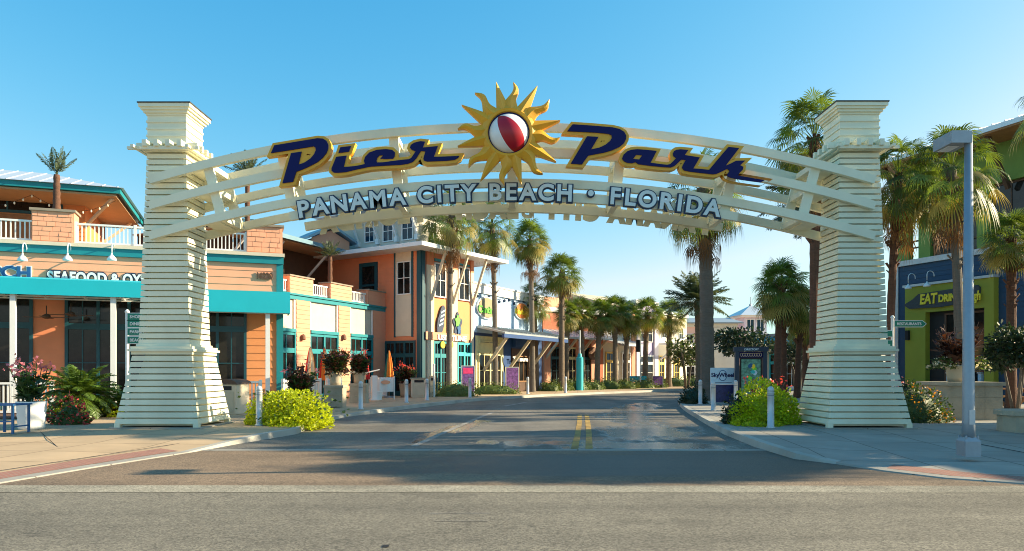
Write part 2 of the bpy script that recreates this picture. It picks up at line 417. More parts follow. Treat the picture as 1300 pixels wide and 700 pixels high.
# ---------------------------------------------------------------- ground, road, pavements
def ground_mat(name, base, lit_var, kind, track=(1,.08,1)):
    m = bpy.data.materials.new(name); m.use_nodes = True; nt = m.node_tree; N = nt.nodes; L = nt.links
    bs = N['Principled BSDF']; tc = N.new('ShaderNodeTexCoord'); src = tc.outputs['Object']
    def noise(sc, det=6, rough=.65, stretch=None):
        n = N.new('ShaderNodeTexNoise'); n.inputs['Scale'].default_value = sc; n.inputs['Detail'].default_value = det; n.inputs['Roughness'].default_value = rough
        if stretch:
            mp = N.new('ShaderNodeMapping'); mp.inputs['Scale'].default_value = stretch; L.new(src, mp.inputs[0]); L.new(mp.outputs[0], n.inputs['Vector'])
        else: L.new(src, n.inputs['Vector'])
        return n.outputs['Fac']
    def rng(x, a, b, c, d, smooth=False):
        r = N.new('ShaderNodeMapRange'); r.inputs[1].default_value = a; r.inputs[2].default_value = b; r.inputs[3].default_value = c; r.inputs[4].default_value = d
        if smooth: r.interpolation_type = 'SMOOTHSTEP'
        L.new(x, r.inputs[0]); return r.outputs[0]
    def mul(a, b, op='MULTIPLY'):
        x = N.new('ShaderNodeMath'); x.operation = op
        for i, q in enumerate((a, b)):
            if isinstance(q, float): x.inputs[i].default_value = q
            else: L.new(q, x.inputs[i])
        x.use_clamp = False; return x.outputs[0]
    v = mul(rng(noise(.35, 8), .3, .7, 1-lit_var, 1+lit_var), rng(noise(3, 6), .3, .7, .90, 1.10))
    vo = N.new('ShaderNodeTexVoronoi'); vo.inputs['Scale'].default_value = 55; L.new(src, vo.inputs['Vector'])
    sepc = N.new('ShaderNodeSeparateColor'); L.new(vo.outputs['Color'], sepc.inputs[0])
    v = mul(v, rng(sepc.outputs[0], 0, 1, .55, 1.5))
    v = mul(v, rng(noise(120, 3), .3, .7, .75, 1.25))
    # old oil and tyre tracks: long soft streaks along the lanes
    tr = rng(noise(.9, 4, .5, track), .45, .72, 1.06, .74); v = mul(v, tr)
    v = mul(v, rng(noise(.55, 3, .5, (1,1.3,1)), .60, .66, 1.0, .80))
    # hairline cracks
    vc = N.new('ShaderNodeTexVoronoi'); vc.feature = 'DISTANCE_TO_EDGE'; vc.inputs['Scale'].default_value = .22
    wv = N.new('ShaderNodeTexNoise'); wv.inputs['Scale'].default_value = 1.6; L.new(src, wv.inputs['Vector']); ad = N.new('ShaderNodeVectorMath'); ad.operation = 'ADD'
    sc = N.new('ShaderNodeVectorMath'); sc.operation = 'SCALE'; sc.inputs['Scale'].default_value = .8; L.new(wv.outputs['Color'], sc.inputs[0]); L.new(src, ad.inputs[0]); L.new(sc.outputs[0], ad.inputs[1]); L.new(ad.outputs[0], vc.inputs['Vector'])
    v = mul(v, rng(vc.outputs['Distance'], .0, .004, .72, 1.0))
    vm = N.new('ShaderNodeVectorMath'); vm.operation = 'SCALE'; vm.inputs[0].default_value = base; L.new(v, vm.inputs['Scale']); col = vm.outputs[0]
    rough = 0.82
    if kind == 'road':     # washed-down wet film running along the crown of the road and across the gutter
        sx = N.new('ShaderNodeSeparateXYZ'); L.new(src, sx.inputs[0])
        mask = None
        for (cx, cy, rx, ry, ang) in ((3.0,15.6,3.6,1.3,0),(3.6,19.5,1.9,4.5,-.25),(5.2,31,1.3,8.5,-.28),(1.0,16.2,2.4,1.0,0),(-1.6,20,.7,5,-.2),(6.0,16.2,2.2,1.0,.1),(4.2,25,.8,6,-.2)):
            mp = N.new('ShaderNodeMapping'); mp.vector_type = 'TEXTURE'; mp.inputs['Location'].default_value = (cx,cy,0); mp.inputs['Rotation'].default_value = (0,0,ang); mp.inputs['Scale'].default_value = (rx,ry,1)
            L.new(src, mp.inputs[0]); ln = N.new('ShaderNodeVectorMath'); ln.operation = 'LENGTH'; L.new(mp.outputs[0], ln.inputs[0])
            w = rng(ln.outputs['Value'], .2, 1.15, 1.0, 0.0)
            mask = w if mask is None else mul(mask, w, 'MAXIMUM')
        wn = mul(noise(.9, 7, .6, (1,.45,1)), noise(2.2, 5, .6, (1,.22,1)), 'ADD')
        mask = rng(mul(mask, rng(wn, .7, 1.3, -.55, .55), 'ADD'), .30, .72, 0, 1, True)
        mx = N.new('ShaderNodeMix'); mx.data_type = 'RGBA'; L.new(mul(mask, .55), mx.inputs['Factor']); L.new(col, mx.inputs['A']); mx.inputs['B'].default_value = (.02,.021,.023,1); col = mx.outputs['Result']
        L.new(rng(mask, 0, 1, .80, .24), bs.inputs['Roughness'])
        bmps = rng(mask, 0, 1, .5, .06)
    elif kind == 'dark_patch':    # darker, slightly smoother area in the middle of the crossing
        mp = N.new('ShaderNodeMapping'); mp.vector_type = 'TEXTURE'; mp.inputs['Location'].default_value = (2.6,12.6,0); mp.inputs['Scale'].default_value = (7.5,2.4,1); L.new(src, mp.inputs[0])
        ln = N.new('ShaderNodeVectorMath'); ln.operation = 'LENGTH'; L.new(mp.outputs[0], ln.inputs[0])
        mask = rng(mul(rng(ln.outputs['Value'], .3, 1.1, 1, 0), rng(noise(.8, 7, .6, (.35,1,1)), .3, .7, -.4, .4), 'ADD'), .25, .75, 0, 1, True)
        mx = N.new('ShaderNodeMix'); mx.data_type = 'RGBA'; L.new(mul(mask, .72), mx.inputs['Factor']); L.new(col, mx.inputs['A']); mx.inputs['B'].default_value = (.022,.022,.022,1); col = mx.outputs['Result']
        L.new(rng(mask, 0, 1, .82, .55), bs.inputs['Roughness']); bmps = None
    else:
        bs.inputs['Roughness'].default_value = rough; bmps = None
    L.new(col, bs.inputs['Base Color'])
    b = N.new('ShaderNodeBump'); b.inputs['Distance'].default_value = .012
    if bmps is not None: L.new(bmps, b.inputs['Strength'])
    else: b.inputs['Strength'].default_value = .5
    L.new(sepc.outputs[1], b.inputs['Height']); L.new(b.outputs[0], bs.inputs['Normal'])
    return m
M['asphalt'] = ground_mat('asphalt', (.155,.138,.114), .30, 'road')
M['asphalt_old'] = ground_mat('asphalt_old', (.172,.150,.112), .2, 'plain', (.07,1,1))
M['gutter'] = ground_mat('gutter', (.27,.24,.18), .3, 'plain', (.3,1,1))
M['apron'] = ground_mat('apron', (.205,.142,.09), .2, 'dark_patch', (.1,1,1))
def brick_mat():
    m = bpy.data.materials.new('brick_paving'); m.use_nodes = True; N = m.node_tree.nodes; L = m.node_tree.links
    tc = N.new('ShaderNodeTexCoord'); b = N.new('ShaderNodeTexBrick'); b.inputs['Scale'].default_value = 5; b.inputs['Color1'].default_value = (.36,.13,.085,1); b.inputs['Color2'].default_value = (.27,.095,.07,1); b.inputs['Mortar'].default_value = (.30,.24,.19,1)
    b.inputs['Mortar Size'].default_value = .03
    L.new(tc.outputs['Object'], b.inputs['Vector']); L.new(b.outputs['Color'], N['Principled BSDF'].inputs['Base Color']); N['Principled BSDF'].inputs['Roughness'].default_value = .9
    return m
M['brick_paving'] = brick_mat()
mk('line_white', (.30,.28,.25), .8, .5, 5, dirt=.9)
mk('line_yellow', (.40,.25,.06), .8, .45, 5, dirt=.9)
mk('far_ground', (.20,.20,.14), .9, .2, .1)

def sheet(name, pts, m, z, kind='structure'):
    mb = MB(); mb.add([(p[0],p[1],z) for p in pts], [tuple(range(len(pts)))]); o = mb.build(name, m); o['kind'] = kind; return o
sheet('ground', [(-500,-60),(500,-60),(500,900),(-500,900)], M['far_ground'], -.02)
Y_APRON0, Y_APRON1 = 10.05, 14.75
sheet('road', [(-60,Y_APRON1),(60,Y_APRON1),(70,140),(-60,140)], M['asphalt'], .0)
sheet('cross_street', [(-60,-20),(60,-20),(60,Y_APRON0-.60),(-60,Y_APRON0-.25)], M['asphalt_old'], .0)
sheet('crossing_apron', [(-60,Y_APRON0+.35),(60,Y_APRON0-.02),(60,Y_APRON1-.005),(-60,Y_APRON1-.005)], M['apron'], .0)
sheet('gutter_strip', [(-60,Y_APRON0-.25),(60,Y_APRON0-.60),(60,Y_APRON0-.02),(-60,Y_APRON0+.345)], M['gutter'], .004)
sheet('gutter_pan', [(-60,Y_APRON1-.05),(60,Y_APRON1-.25),(60,Y_APRON1+.10),(-60,Y_APRON1+.22)], M['concrete'], .005)

# kerb line of the left pavement, from the near corner round into the street (x, y, height)
def KP(px, py, z): p = gnd(px, py, z); return (p.x, p.y, z)
left_kerb = [(-34,9.6,.012), KP(-150,640,.012), KP(0,613,.012), KP(120,593,.012), KP(238,574.5,.012), KP(292,561,.075), KP(335,551,SW), KP(375,545,SW), KP(411,531,SW), KP(440,527,.06), KP(470,521.5,SW),
             KP(520,515,SW), KP(600,506.5,SW), KP(690,501,SW), KP(765,498,SW), KP(842,495.2,SW), (17,62,SW), (24,66,SW), (40,70,SW)]
left_mid = [(-34,14,.06), (-18,12.6,.05), (-9.6,12.4,.05), (-8.4,13.2,.05), (-8.4,15.6,.06), (-8.6,17.2,SW), (-9,19,SW), (-8.5,21.5,SW), (-9,25,SW), (-8.2,28,SW), (-7.8,31,SW),
            (-7.6,35.5,SW), (-5.6,43,SW), (-1,53,SW), (3.5,58,SW), (9.5,63,SW), (15.5,66,SW), (23,70,SW), (40,74,SW)]
left_back = [(-60,30,SW)]*9+[(-40,40,SW)]*3+[(-30,80,SW)]*3+[(-10,95,SW)]*2+[(20,95,SW),(40,95,SW)]
def pave(name, rows, m):
    mb = MB(); n = len(rows[0]); mb.v = [p for r in rows for p in r]
    for i in range(len(rows)-1):
        for j in range(n-1):
            q = [i*n+j, i*n+j+1, (i+1)*n+j+1, (i+1)*n+j]; mb.f.append(tuple(q)); mb.m.append(0)
    o = mb.build(name, m); o['kind'] = 'structure'; return o
def kerb_strip(name, line, side, w=.17, m='kerb'):
    """Kerb stones: a top 4 mm proud of the paving and a face down to the road."""
    mb = MB(); P = [Vector(p) for p in line]; rg = random.Random(5)
    Q = []
    for a, b in zip(P, P[1:]):
        k = max(1, int((b-a).length/3.0))
        for i in range(k): Q.append(a.lerp(b, i/k))
    Q.append(P[-1]); ring = []
    for i, p in enumerate(Q):
        t = (Q[min(i+1,len(Q)-1)]-Q[max(i-1,0)]); t.z = 0; t.normalize(); n = Vector((-t.y, t.x, 0))*side
        ring.append([(p.x-n.x*.03, p.y-n.y*.03, -.01), (p.x, p.y, p.z+.006), (p.x+n.x*w, p.y+n.y*w, p.z+.008), (p.x+n.x*w, p.y+n.y*w, p.z-.03)])
    b = 0
    for r in ring: mb.v += r
    for i in range(len(ring)-1):
        for j in range(3): mb.f.append((i*4+j, (i+1)*4+j, (i+1)*4+j+1, i*4+j+1)); mb.m.append(0)
    o = mb.build(name, M[m]); o['kind'] = 'structure'; return o
pave('pavement', [left_kerb, left_mid, left_back], M['concrete_warm'])
kerb_strip('kerb', left_kerb[4:], 1)
kerb_strip('kerb_edging', left_kerb[:5], 1, .28, 'concrete')
right_kerb = [(34,9.4,.012), KP(1450,632,.012), KP(1300,614,.012), KP(1200,607,.012), KP(1120,597.5,.012), KP(1062,587,.03), KP(1010,576,.10), KP(960,560,SW), KP(920,545,SW), KP(893,531,SW), KP(872,519,SW), KP(863,512,SW),
              KP(861,507,SW), KP(868,502,SW), (14.5,51,SW), (20,55.5,SW), (40,61,SW)]
right_mid = [(34,14,.06), (17,12.6,.05), (10.5,11.6,.05), (8.8,12.6,.05), (8.0,14.2,.06), (8.0,15.8,.09), (8,17.2,SW), (8,18.6,SW), (8,21,SW), (8.6,24,SW), (9.4,28,SW), (10.2,32,SW), (11,36,SW), (13,42,SW), (17,47,SW), (23,50,SW), (40,55,SW)]
right_back = [(60,14,SW)]*4+[(60,18,SW)]*3+[(60,24,SW)]*3+[(60,32,SW)]*3+[(60,44,SW)]*4
pave('pavement', [right_kerb, right_mid, right_back], M['concrete'])
kerb_strip('kerb', right_kerb[5:], -1)
kerb_strip('kerb_edging', right_kerb[:6], -1, .25, 'concrete')
def band(name, line, mid, i0, i1, f0, f1, m, dz):
    mb = MB(); row = []
    for k in range(i0, i1+1):
        a = Vector(line[k]); b = Vector(mid[k]); L_ = (b-a).length
        for f in (f0, f1):
            p = a.lerp(b, min(1,f/L_)); mb.v.append((p.x,p.y,p.z+dz))
    n = i1-i0
    for k in range(n): mb.f.append((2*k,2*k+2,2*k+3,2*k+1)); mb.m.append(0)
    o = mb.build(name, m); o['kind'] = 'structure'; return o
band('brick_band', left_kerb, left_mid, 0, 4, .30, .92, M['brick_paving'], .006)
band('brick_band', right_kerb, right_mid, 0, 4, .26, .80, M['brick_paving'], .006)
# joints in the pavement slabs
mb = MB()
for (a, b) in ((gnd(78,573,.03), gnd(48,546,.12)), (gnd(-40,590,.03), gnd(70,571,.03)), (gnd(-30,553,.11), gnd(60,549,.12)), (gnd(-10,600,.03), gnd(240,562,.05))):
    mb.bar((a.x,a.y,a.z+.012), (b.x,b.y,b.z+.012), .012, .006)
for x in (9.6,12.2,14.8): mb.bar((x,13.2+.2*(x-9),.07), (x+.5,22,.135), .02, .006)
o = mb.build('paving_joints', M['dark']); o['kind'] = 'structure'

# painted markings
def strip(name, pts, w, m, z, dash=None):
    mb = MB(); P = [Vector((p[0],p[1],0)) for p in pts]
    for a, b in zip(P, P[1:]):
        t = (b-a).normalized(); n = Vector((-t.y,t.x,0))*w/2
        mb.quad(*[(q.x,q.y,z) for q in (a-n,b-n,b+n,a+n)])
    o = mb.build(name, m); o['kind'] = 'structure'; return o
c1 = [gnd(731,571), gnd(734,548), gnd(736,535), gnd(737,525)]; c2 = [gnd(746,571), gnd(744,548), gnd(743,535), gnd(742,525)]
strip('road_marking', [(1.28,14.95),(1.66,18.4),(2.05,22.2),(2.45,26.4)], .15, M['line_yellow'], .005)
strip('road_marking', [(1.58,14.95),(1.94,18.4),(2.31,22.2),(2.70,26.4)], .15, M['line_yellow'], .005)
strip('road_marking', [gnd(525,567), gnd(560,551), gnd(600,534), gnd(625,524)], .16, M['line_white'], .005)
strip('road_marking', [gnd(640,516), gnd(668,511)], .2, M['line_white'], .005)
strip('road_marking', [gnd(545,652), gnd(622,652)], .03, M['line_white'], .003); strip('road_marking', [gnd(553,662), gnd(620,662)], .03, M['line_white'], .003)
o = strip('manhole_cover', [gnd(486,694), gnd(494,694)], .09, M['dark'], .006)
# ---------------------------------------------------------------- the entrance arch
arch = thing('entrance_arch', 'cream slatted gateway arch carrying the sun emblem and blue lettering over the street', 'archway', (0,19.6,0))
YF, YB = 18.85, 20.2
SC = 926/18.85
def pillar(xc, yc, parent):
    pr = bpy.data.objects.new('pillar', None); COL.objects.link(pr); pr.parent = parent; pr.location = (xc, yc-19.6, 0)
    def hw(z):           # half width of the boarded faces at height z
        if z < 2.02: return 1.06+(.765-1.06)*((z-.25)/1.77)
        return .66+(.515-.66)*((z-2.3)/5.0)
    pl = MB(); pl.box(xc-1.16,xc+1.16,yc-1.16,yc+1.16,.0,.16)
    pl.build('plinth', M['concrete'], pr)
    ft = MB()
    for sx in (-1,1):
        for sy in (-1,1): ft.box(xc+sx*1.0-.07,xc+sx*1.0+.07,yc+sy*1.0-.07,yc+sy*1.0+.07,.16,.27)
    ft.build('corner_post', M['cream'], pr)
    rg = random.Random(int(xc*10))
    def boards(zs, ht):
        mb = MB()
        for z in zs:
            a, b = hw(z), hw(z+ht); t = .032
            for f in range(4):
                c, s_ = [(1,0),(0,1),(-1,0),(0,-1)][f]
                def P(u, v, z_): return (xc+c*u-s_*v, yc+s_*u+c*v, z_)
                e = t if f % 2 else 0; j = rg.uniform(-.006,.006)
                mb.box8([P(-a+e,-a+j,z),P(a-e,-a+j,z),P(a-e,-a+t+j,z),P(-a+e,-a+t+j,z),P(-b+e,-b+j,z+ht),P(b-e,-b+j,z+ht),P(b-e,-b+t+j,z+ht),P(-b+e,-b+t+j,z+ht)])
        return mb
    n = 11; p = 1.77/n; boards([.25+p*i for i in range(n)], p-.034).build('base_boards', M['cream'], pr)
    n = 32; p = 5.02/n; boards([2.29+p*i for i in range(n)], p-.034).build('shaft_boards', M['cream'], pr)
    cr = MB()
    for z0, z1 in ((.2,2.03),(2.27,7.35)):
        a, b = hw(z0)-.13, hw(z1)-.13
        cr.box8([(xc-a,yc-a,z0),(xc+a,yc-a,z0),(xc+a,yc+a,z0),(xc-a,yc+a,z0),(xc-b,yc-b,z1),(xc+b,yc-b,z1),(xc+b,yc+b,z1),(xc-b,yc+b,z1)])
    cr.build('core_frame', M['cream'], pr)
    rgm = MB()
    rgm.box(xc-.79,xc+.79,yc-.79,yc+.79,2.02,2.10); rgm.box(xc-.85,xc+.85,yc-.85,yc+.85,2.10,2.16); rgm.box(xc-.80,xc+.80,yc-.80,yc+.80,2.16,2.23); rgm.box(xc-.70,xc+.70,yc-.70,yc+.70,2.23,2.29)
    rgm.build('ring_moulding', M['cream'], pr)
    tr = MB()            # little pergola of rafters round the neck
    tr.box(xc-.60,xc+.60,yc-.60,yc+.60,7.32,7.40)
    for i in range(4):
        u = -.45+.30*i
        for sg in (-1,1):
            tr.box(xc+u-.055,xc+u+.055,*sorted((yc+sg*.45,yc+sg*.80)),7.40,7.56); tr.box(*sorted((xc+sg*.45,xc+sg*.80)),yc+u-.055,yc+u+.055,7.405,7.562)
    for sg in (-1,1):
        tr.box(xc-.92,xc+.92,yc+sg*.70-.04,yc+sg*.70+.04,7.33,7.403); tr.box(xc+sg*.70-.04,xc+sg*.70+.04,yc-.92,yc+.92,7.335,7.401)
    tr.build('neck_trellis', M['cream'], pr)
    cp = MB()
    for i in range(4):
        z = 7.53+.185*i; e = .0; cp.box(xc-.505,xc+.505,yc-.505,yc+.505,z,z+.183); cp.box(xc-.53,xc+.53,yc-.53,yc+.53,z+.004,z+.055); # cp.box8([(xc+sx*(.50+e+.02*q),yc+sy*(.50+e+.02*q),z+.183*q) for q in (1,0) for sx,sy in ((-1,-1),(1,-1),(1,1),(-1,1))][4:]+[(xc+sx*(.50+e),yc+sy*(.50+e),z+.183) for sx,sy in ((-1,-1),(1,-1),(1,1),(-1,1))])
    cp.box(xc-.47,xc+.47,yc-.47,yc+.47,7.40,7.53)
    cp.build('capital_boards', M['cream'], pr)
    co = MB()
    for i,(w,z0,z1) in enumerate(((.53,8.27,8.33),(.58,8.33,8.40),(.63,8.40,8.46),(.67,8.46,8.55))): co.box(xc-w,xc+w,yc-w,yc+w,z0,z1)
    co.build('cornice', M['cream'], pr)
    rf = MB(); rf.add([(xc-.69,yc-.69,8.55),(xc+.69,yc-.69,8.55),(xc+.69,yc+.69,8.55),(xc-.69,yc+.69,8.55),(xc-.69,yc-.69,8.58),(xc+.69,yc-.69,8.58),(xc+.69,yc+.69,8.58),(xc-.69,yc+.69,8.58),(xc,yc,8.68)],
        [(0,3,2,1),(0,1,5,4),(1,2,6,5),(2,3,7,6),(3,0,4,7),(4,5,8),(5,6,8),(6,7,8),(7,4,8)])
    rf.build('cap_roof', M['cream_dark_cap'], pr)
pillar(-9.03, 19.58, arch); pillar(9.05, 19.50, arch)

RAD = 32.8
def arc_pt(zpk, x, y): return Vector((x, y, zpk-RAD+math.sqrt(RAD*RAD-x*x)))
PEAK = [EYE+(470-p)/SC for p in (162,194.5,233)]; PK4 = EYE+(470-250.5)/SC
def beam(zpk, x0, x1, y, h=.215, w=.14, n=48):
    mb = MB(); rings = []
    for i in range(n+1):
        x = x0+(x1-x0)*i/n; p = arc_pt(zpk,x,y); nr = Vector((x,0,math.sqrt(RAD*RAD-x*x))).normalized()*h/2
        b = len(mb.v); mb.v += [tuple(p-nr+Vector((0,-w/2,0))), tuple(p+nr+Vector((0,-w/2,0))), tuple(p+nr+Vector((0,w/2,0))), tuple(p-nr+Vector((0,w/2,0)))]
        rings.append(b)
    for a, b in zip(rings, rings[1:]):
        for j in range(4): mb.f.append((a+j,a+(j+1)%4,b+(j+1)%4,b+j)); mb.m.append(0)
    mb.f.append((0,1,2,3)); mb.m.append(0); e = rings[-1]; mb.f.append((e+3,e+2,e+1,e)); mb.m.append(0)
    return mb
for y in (YF, YB):
    for zp in PEAK: beam(zp, -9.36, 9.36, y).build('arch_beam', M['cream'], arch)
    beam(PK4, -5.72, 5.82, y, .22, .13).build('lettering_rail', M['cream'], arch)
for xo in (-7.88,-5.98,-3.08,0.0,2.85,5.82,7.88):
    tilt = xo/RAD
    def on(zp, y): return arc_pt(zp, xo-(PEAK[0]-zp)*tilt, y)
    low = PK4 if abs(xo) < 5.9 else PEAK[2]
    if abs(xo) > 7: low = PEAK[2]-.1
    for y, dy in ((YF,.09),(YB,-.09)):
        mb = MB(); mb.bar(on(PEAK[0], y+dy)+Vector((0,0,-.05)), on(low, y+dy), .24, .10, (0,1,0)); mb.build('arch_post', M['cream'], arch)
    for zp in PEAK[:3]+([PK4] if abs(xo) < 5.9 else []):
        mb = MB(); a = on(zp, YF+.14); b = on(zp, YB-.14); mb.bar(a, b, .16, .14); mb.build('cross_tie', M['cream'], arch)
    if abs(xo) < 7:
        mb = MB(); mb.bar(on(PEAK[1], YF+.2), on(PEAK[0], YB-.25), .07, .07); mb.bar(on(PEAK[2], YB-.2), on(PEAK[1], YF+.25), .07, .07); mb.build('diagonal_brace', M['cream'], arch)
    else:
        for zp in PEAK:
            mb = MB(); q = on(zp, 0); s_ = 1 if xo > 0 else -1; mb.box(*sorted((q.x+s_*.08, q.x+s_*.62)), 19.05, 20.2, q.z-.10, q.z+.05); mb.build('bracket_block', M['cream'], arch)

# ---- script lettering, traced as outlines and built as thick gold-backed panels
def T(x0, y0, k, pts): return [(x0+x*k, y0+y*k) for x, y in pts]
K = .12146
r1 = lambda *p: T(335,160,K,p); r2 = lambda *p: T(450,160,K,p); r3 = lambda *p: T(700,145,K,p); r4 = lambda *p: T(780,165,K,p); r5 = lambda *p: T(860,165,K,p)
LP1 = r1((75,285),(110,205),(330,168),(560,130),(618,134),(655,158),(674,200),(672,240),(655,285),(615,335),(560,380),(480,422),(390,462),(340,480),(305,585),(195,600),(285,287),(395,270),(362,408),(430,382),(490,340),(527,295),(543,255),(540,228),(520,214),(300,250))
LP2 = r1((800,225),(912,212),(890,270),(780,285))
LP3 = r1((757,325),(865,312),(835,432))+r2((0,422),(60,412),(108,400),(100,365),(112,325),(155,280),(235,251),(330,244),(395,252),(424,278),(420,320),(405,343),(330,348),(270,343),(292,322),(300,308),(262,310),(240,335),(230,365),(236,384),(300,382),(415,366),(500,356),(570,349),(595,335),(640,268),(596,250),(580,228),(590,200),(625,177),(690,161),(738,166),(715,228),(872,212),(830,325),(960,321),(1095,315),(1085,335),(1045,357),(960,366),(840,371),(760,374),(728,365),(720,345),(742,268),(695,263),(645,343),(610,378),(560,397),(480,409),(300,418),(160,428),(120,436),(0,462))+r1((860,484),(780,491),(730,490),(708,470),(708,445))
LP4 = r3((165,180),(222,108),(430,122),(640,140),(712,157),(760,186),(782,225),(780,262),(757,308),(710,345),(640,377),(550,404),(460,420),(385,435),(318,527),(203,518),(372,233),(492,240),(415,370),(500,352),(565,322),(612,283),(632,250),(628,222),(600,208),(480,195),(300,186))
LP5 = r4((80,300),(95,262),(135,225),(175,210),(240,204),(330,210),(442,222),(378,345),(470,358),(550,367),(582,360),(608,335),(645,297),(616,275),(611,248),(622,225),(645,210),(690,205),(772,212),(735,265),(892,290),(825,405))+r5((240,410),(330,420),(430,300),(533,180),(645,192),(505,375),(560,352),(610,325),(708,322),(655,372),(688,388),(685,415),(655,445),(628,478),(740,498),(912,527),(870,550),(760,536),(640,518),(560,503),(522,485),(520,465),(545,430),(520,408),(455,440),(410,460),(375,466),(250,452),(130,438),(70,425))+r4((713,408),(706,392),(715,370),(745,316),(700,312),(660,350),(630,378),(590,394),(510,390),(370,376),(248,360),(222,338),(185,350),(135,346),(98,328))
HOLE5 = r4((228,262),(290,266),(258,312),(196,304))
YL = 18.40
def wpts(P): return [((x-CX)/FPX*YL, EYE+(CY-y)/FPX*YL) for x, y in P]
MXF = Matrix(((1,0,0,0),(0,0,-1,0),(0,1,0,0),(0,0,0,1)))      # curve xy -> world xz, facing the camera
EB = r1((757,325),(865,312),(835,432))+r2((0,422),(60,412),(108,400),(100,365),(112,325),(155,280),(235,251),(330,244),(395,252),(424,278),(424,320),(415,366),(500,356),(570,349),(595,335),(640,268),(596,250),(580,228),(590,200),(625,177),(690,161),(738,166),(715,228),(872,212),(830,325),(960,321),(1095,315),(1085,335),(1045,357),(960,366),(840,371),(760,374),(728,365),(720,345),(742,290),(695,290),(645,350),(610,380),(560,397),(480,409),(300,418),(160,428),(120,436),(0,462))+r1((860,484),(780,491),(730,490),(708,470),(708,445))
PB1 = r1((75,285),(110,205),(330,168),(560,130),(618,134),(655,158),(674,200),(672,240),(655,285),(615,335),(560,380),(480,422),(390,462),(340,480),(305,585),(195,600),(280,300),(292,268),(262,258))
PB2 = r3((165,180),(222,108),(430,122),(640,140),(712,157),(760,186),(782,225),(780,262),(757,308),(710,345),(640,377),(550,404),(460,420),(385,435),(318,527),(203,518),(365,245),(372,205),(340,190))
PH1 = r1((440,300),(475,262),(500,262),(480,300),(450,335),(432,338))
PH2 = r3((522,275),(545,252),(575,252),(560,285),(520,320),(490,332))
BACK = {id(LP1): PB1, id(LP4): PB2, id(LP3): EB}; BHOLE = {id(LP1): [PH1], id(LP4): [PH2]}
def script_word(polys, holes):
    w = bpy.data.objects.new('script_word', None); COL.objects.link(w); w.parent = arch; w.location = (0, YL-19.6, 0)
    for i, P in enumerate(polys):
        H = [wpts(h) for h in holes.get(i, [])]
        me = poly_mesh([wpts(BACK.get(id(P),P))]+[wpts(h) for h in BHOLE.get(id(P),[])], .10+.004*i, .072); put_mesh(me, 'letter_backing', Matrix.Translation((0,YL+.12,0)) @ MXF, M['gold'], w)
        me = poly_mesh([wpts(P)]+H, .02, .0); put_mesh(me, 'letter_face', Matrix.Translation((0,YL+.005,0)) @ MXF, M['navy'], w)
    st = MB()
    for P in polys:
        q = wpts(P); xs = [p[0] for p in q]; zs = [p[1] for p in q]; cx = (min(xs)+max(xs))/2; cz = (min(zs)+max(zs))/2
        st.bar((cx,YL+.22,cz),(cx,YF-.06,cz),.06,.06)
    st.build('stand_off', M['cream'], w)
script_word([LP1, LP2, LP3], {}); script_word([LP4, LP5], {1: [HOLE5]})

# ---- the line of capitals under the beams, and its twin on the far face
def capitals(text, y, facing, xs=None):
    w = bpy.data.objects.new('capital_letters', None); COL.objects.link(w); w.parent = arch; w.location = (0, y-19.6, 0)
    size = .585
    ADV = {'I':.28,'M':.58,'A':.505,'N':.53,'C':.50,'O':.56,' ':.26,'•':.40,'T':.43,'L':.40,'F':.42,'E':.42,'P':.44,'B':.46,'R':.47,'Y':.47,'D':.51,'H':.52}
    tot = sum(ADV[c] for c in text); sc = (535/SC)/tot; s0 = -tot*sc/2-.09
    for ch in text:
        a = ADV[ch]*sc; xm = s0+a/2; s0 += a
        if ch == ' ': continue
        x = xm*facing; p = arc_pt(PK4, x, y); ang = -math.asin(x/RAD)
        if facing > 0: rot = Matrix.Rotation(-ang, 4, 'Y') @ MXF
        else: rot = Matrix.Rotation(-ang, 4, 'Y') @ Matrix.Rotation(math.pi, 4, 'Z') @ MXF
        down = (-.19 if ch != '•' else -.06)-(.09 if facing < 0 else 0)
        nr = Vector((math.sin(-ang),0,math.cos(ang)))
        off = Vector((p.x,p.y,p.z)) + nr*(down+.08)
        m = Matrix.Translation(off) @ rot
        if ch == '•':
            ring = [(.075*math.cos(t*.3927), .10+.075*math.sin(t*.3927)) for t in range(16)]
            f = poly_mesh([ring], .03); b = poly_mesh([ring], .02, .035)
        else:
            f = text_mesh(ch, size, .03, .017); b = text_mesh(ch, size, .02, .055)
        f.transform(Matrix.Diagonal((1.0,1,1,1)))
        put_mesh(f, 'letter', Matrix.Translation(Vector((0,-.045*facing,0))) @ m, M['letter_face'] if facing > 0 else M['cream'], w)
        put_mesh(b, 'letter_edge', m, M['letter_edge'] if facing > 0 else M['cream'], w)
capitals('PANAMA CITY BEACH • FLORIDA', YF-.13, 1)
capitals('PANAMA CITY BEACH • FLORIDA', YB+.13, -1)

